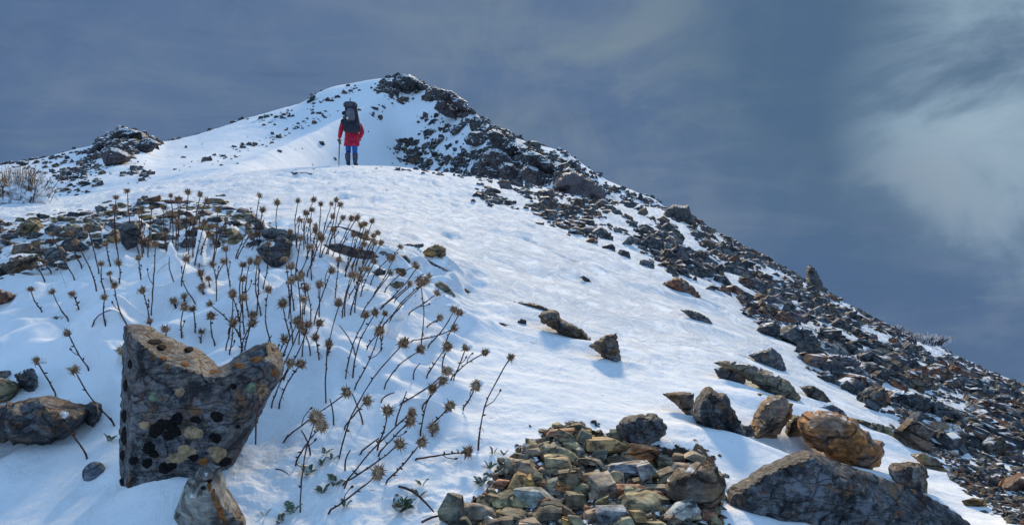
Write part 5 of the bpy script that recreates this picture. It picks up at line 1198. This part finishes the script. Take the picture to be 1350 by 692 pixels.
skin_obj('trousers', [[(hipc+Vector((0, 0, -.06)), .11), (hL, .100), (hp(458.9, 196, 0), .092), (kL, .078), (hp(458.5, 205, -.01), .07)], [(hipc+Vector((0, 0, -.06)), .11), (hR, .100), (hp(467.7, 196, 0), .092), (kR, .078), (hp(468, 205, .0), .07)]], M_BLUE, person)
for k_, a_, t_, off in ((kL, aL, tL, 458.4), (kR, aR, tR, 468.1)):
    loft('gaiter', [(Vector((a_.x, a_.y, .045)), .066, .085), (Vector((a_.x, a_.y, .11)), .062, .07), (hp(off, 209, .01), .078, .082), (hp(off, 204.5, .0), .082, .085), (hp(off, 202.8, -.01), .084, .086), (hp(off, 202.6, -.01), .07, .07)], M_GAIT, person, 18, .03, 7)
    bt = skin_obj('boot', [[(a_+Vector((0, -.05, -.03)), .055), (a_+Vector((0, .03, -.035)), .056), (t_, .048), (t_+Vector((0, .07, 0)), .038)]], M_BOOT, person)
skin_obj('glove', [[(wL+Vector((0, 0, .02)), .045), (wL+Vector((0, 0, -.04)), .05), (wL+Vector((0, 0, -.08)), .035)]]+fingers(wL+Vector((0, 0, -.04)), Vector((0, .25, -1)).normalized(), Vector((.2, .9, 0))), M_GLOVE, person, 1)
skin_obj('glove', [[(wR+Vector((0, -.03, .0)), .045), (wR+Vector((-.02, .05, -.01)), .045)]]+fingers(wR+Vector((-.02, .05, -.01)), Vector((-.2, 1, -.1)).normalized(), Vector((0, .2, -.9))), M_GLOVE, person, 1)
ht = skin_obj('hat', [[(hp(454.6, 152.0, .05), .098), (hp(454.0, 148.6, .05), .105), (hp(453.6, 146.2, .05), .07)]], M_HAT, person)
loft('scarf', [(hp(456, 156.5, .02), .095, .09), (hp(455.8, 155, .02), .088, .085), (hp(455.4, 153.4, .03), .08, .08)], M_PACK2, person, 16, .05, 2)
# backpack, worn but a thing of its own
bpk = bpy.data.objects.new('backpack', None); COLL.objects.link(bpk); bpk.location = foot+hp(465, 176, -.3)
finish(bpk, 'tall dark grey trekking backpack on the back of the hiker', 'backpack')
def bp(x, y, dy=0): return hp(x, y, dy)-hp(465, 176, -.3)
loft('main_bag', [(bp(467.5, 177, -.28), .17, .10), (bp(467.8, 176, -.29), .235, .15), (bp(467.5, 171, -.30), .25, .18), (bp(467.2, 165, -.30), .235, .185), (bp(467, 158, -.29), .205, .175), (bp(466.5, 151, -.28), .19, .165), (bp(466, 145, -.27), .185, .16), (bp(465.8, 142.5, -.26), .15, .13)], M_PACK, bpk, 26, .03, 5)
loft('lid', [(bp(465.6, 145, -.28), .14, .13), (bp(465.4, 143.5, -.29), .205, .18), (bp(465, 140, -.29), .20, .175), (bp(464.6, 137.4, -.28), .15, .135), (bp(464.4, 136.6, -.27), .07, .07)], M_GAIT, bpk, 22, .05, 9)
loft('front_pocket', [(bp(467.3, 163, -.47), .09, .03), (bp(467.3, 161.5, -.48), .13, .055), (bp(467.1, 155, -.48), .13, .06), (bp(466.8, 149, -.46), .115, .055), (bp(466.6, 146.4, -.44), .06, .03)], M_PACK2, bpk, 20, .03, 4)
loft('bottom_pocket', [(bp(467.5, 177, -.42), .15, .05), (bp(467.5, 175.6, -.45), .215, .09), (bp(467.5, 170, -.46), .225, .09), (bp(467.4, 165.5, -.45), .20, .07), (bp(467.4, 164.6, -.43), .12, .03)], M_PACK, bpk, 20, .03, 4)
loft('rolled_mat', [(bp(455.6, 166, -.22), .045, .045), (bp(455.4, 164.4, -.22), .09, .09), (bp(455.6, 160.5, -.22), .09, .09), (bp(456, 158.6, -.22), .05, .05)], M_PACK, bpk, 16, .04, 6)
for xx in (461, 471.5):
    V, Fc = [], []; tube(V, Fc, [bp(xx, y, dy) for y, dy in ((175, -.52), (168, -.555), (160, -.50), (152, -.47), (145, -.47), (141, -.46))], [.011]*6, 6)
    link('strap', mesh_poly('strap', V, Fc, M_STRAP), bpk)
V, Fc = [], []; tube(V, Fc, [bp(464.5, 138, -.27), bp(464.4, 134, -.27), bp(464.8, 131.4, -.27)], [.016, .014, .010], 6); link('pole_tip', mesh_poly('pole_tip', V, Fc, M_STRAP), bpk)
loft('tag', [(bp(464, 161.4, -.545), .022, .012), (bp(464, 160, -.55), .034, .016), (bp(464, 158.6, -.55), .022, .012)], M_WHITE, bpk, 12)
# ice axe used as a walking stick
pb = foot+hp(445.3, 218.2, .12); pole = bpy.data.objects.new('ice_axe', None); COLL.objects.link(pole); pole.location = pb
finish(pole, 'wooden ice axe used as a walking stick in the left hand of the hiker', 'ice axe')
top = (foot+wL+Vector((0, .01, -.05)))-pb
V, Fc = [], []; tube(V, Fc, [Vector((0, 0, -.03)), top*.5, top+Vector((0, 0, .02))], [.012, .016, .017], 8); link('shaft', mesh_poly('shaft', V, Fc, M_WOOD), pole)
V, Fc = [], []; tube(V, Fc, [top+Vector((-.06, -.06, .0)), top+Vector((-.03, -.03, .035)), top+Vector((0, 0, .04)), top+Vector((.03, .06, .03)), top+Vector((.04, .12, .0))], [.006, .012, .017, .012, .005], 6); link('axe_head', mesh_poly('axe_head', V, Fc, M_GAIT), pole)
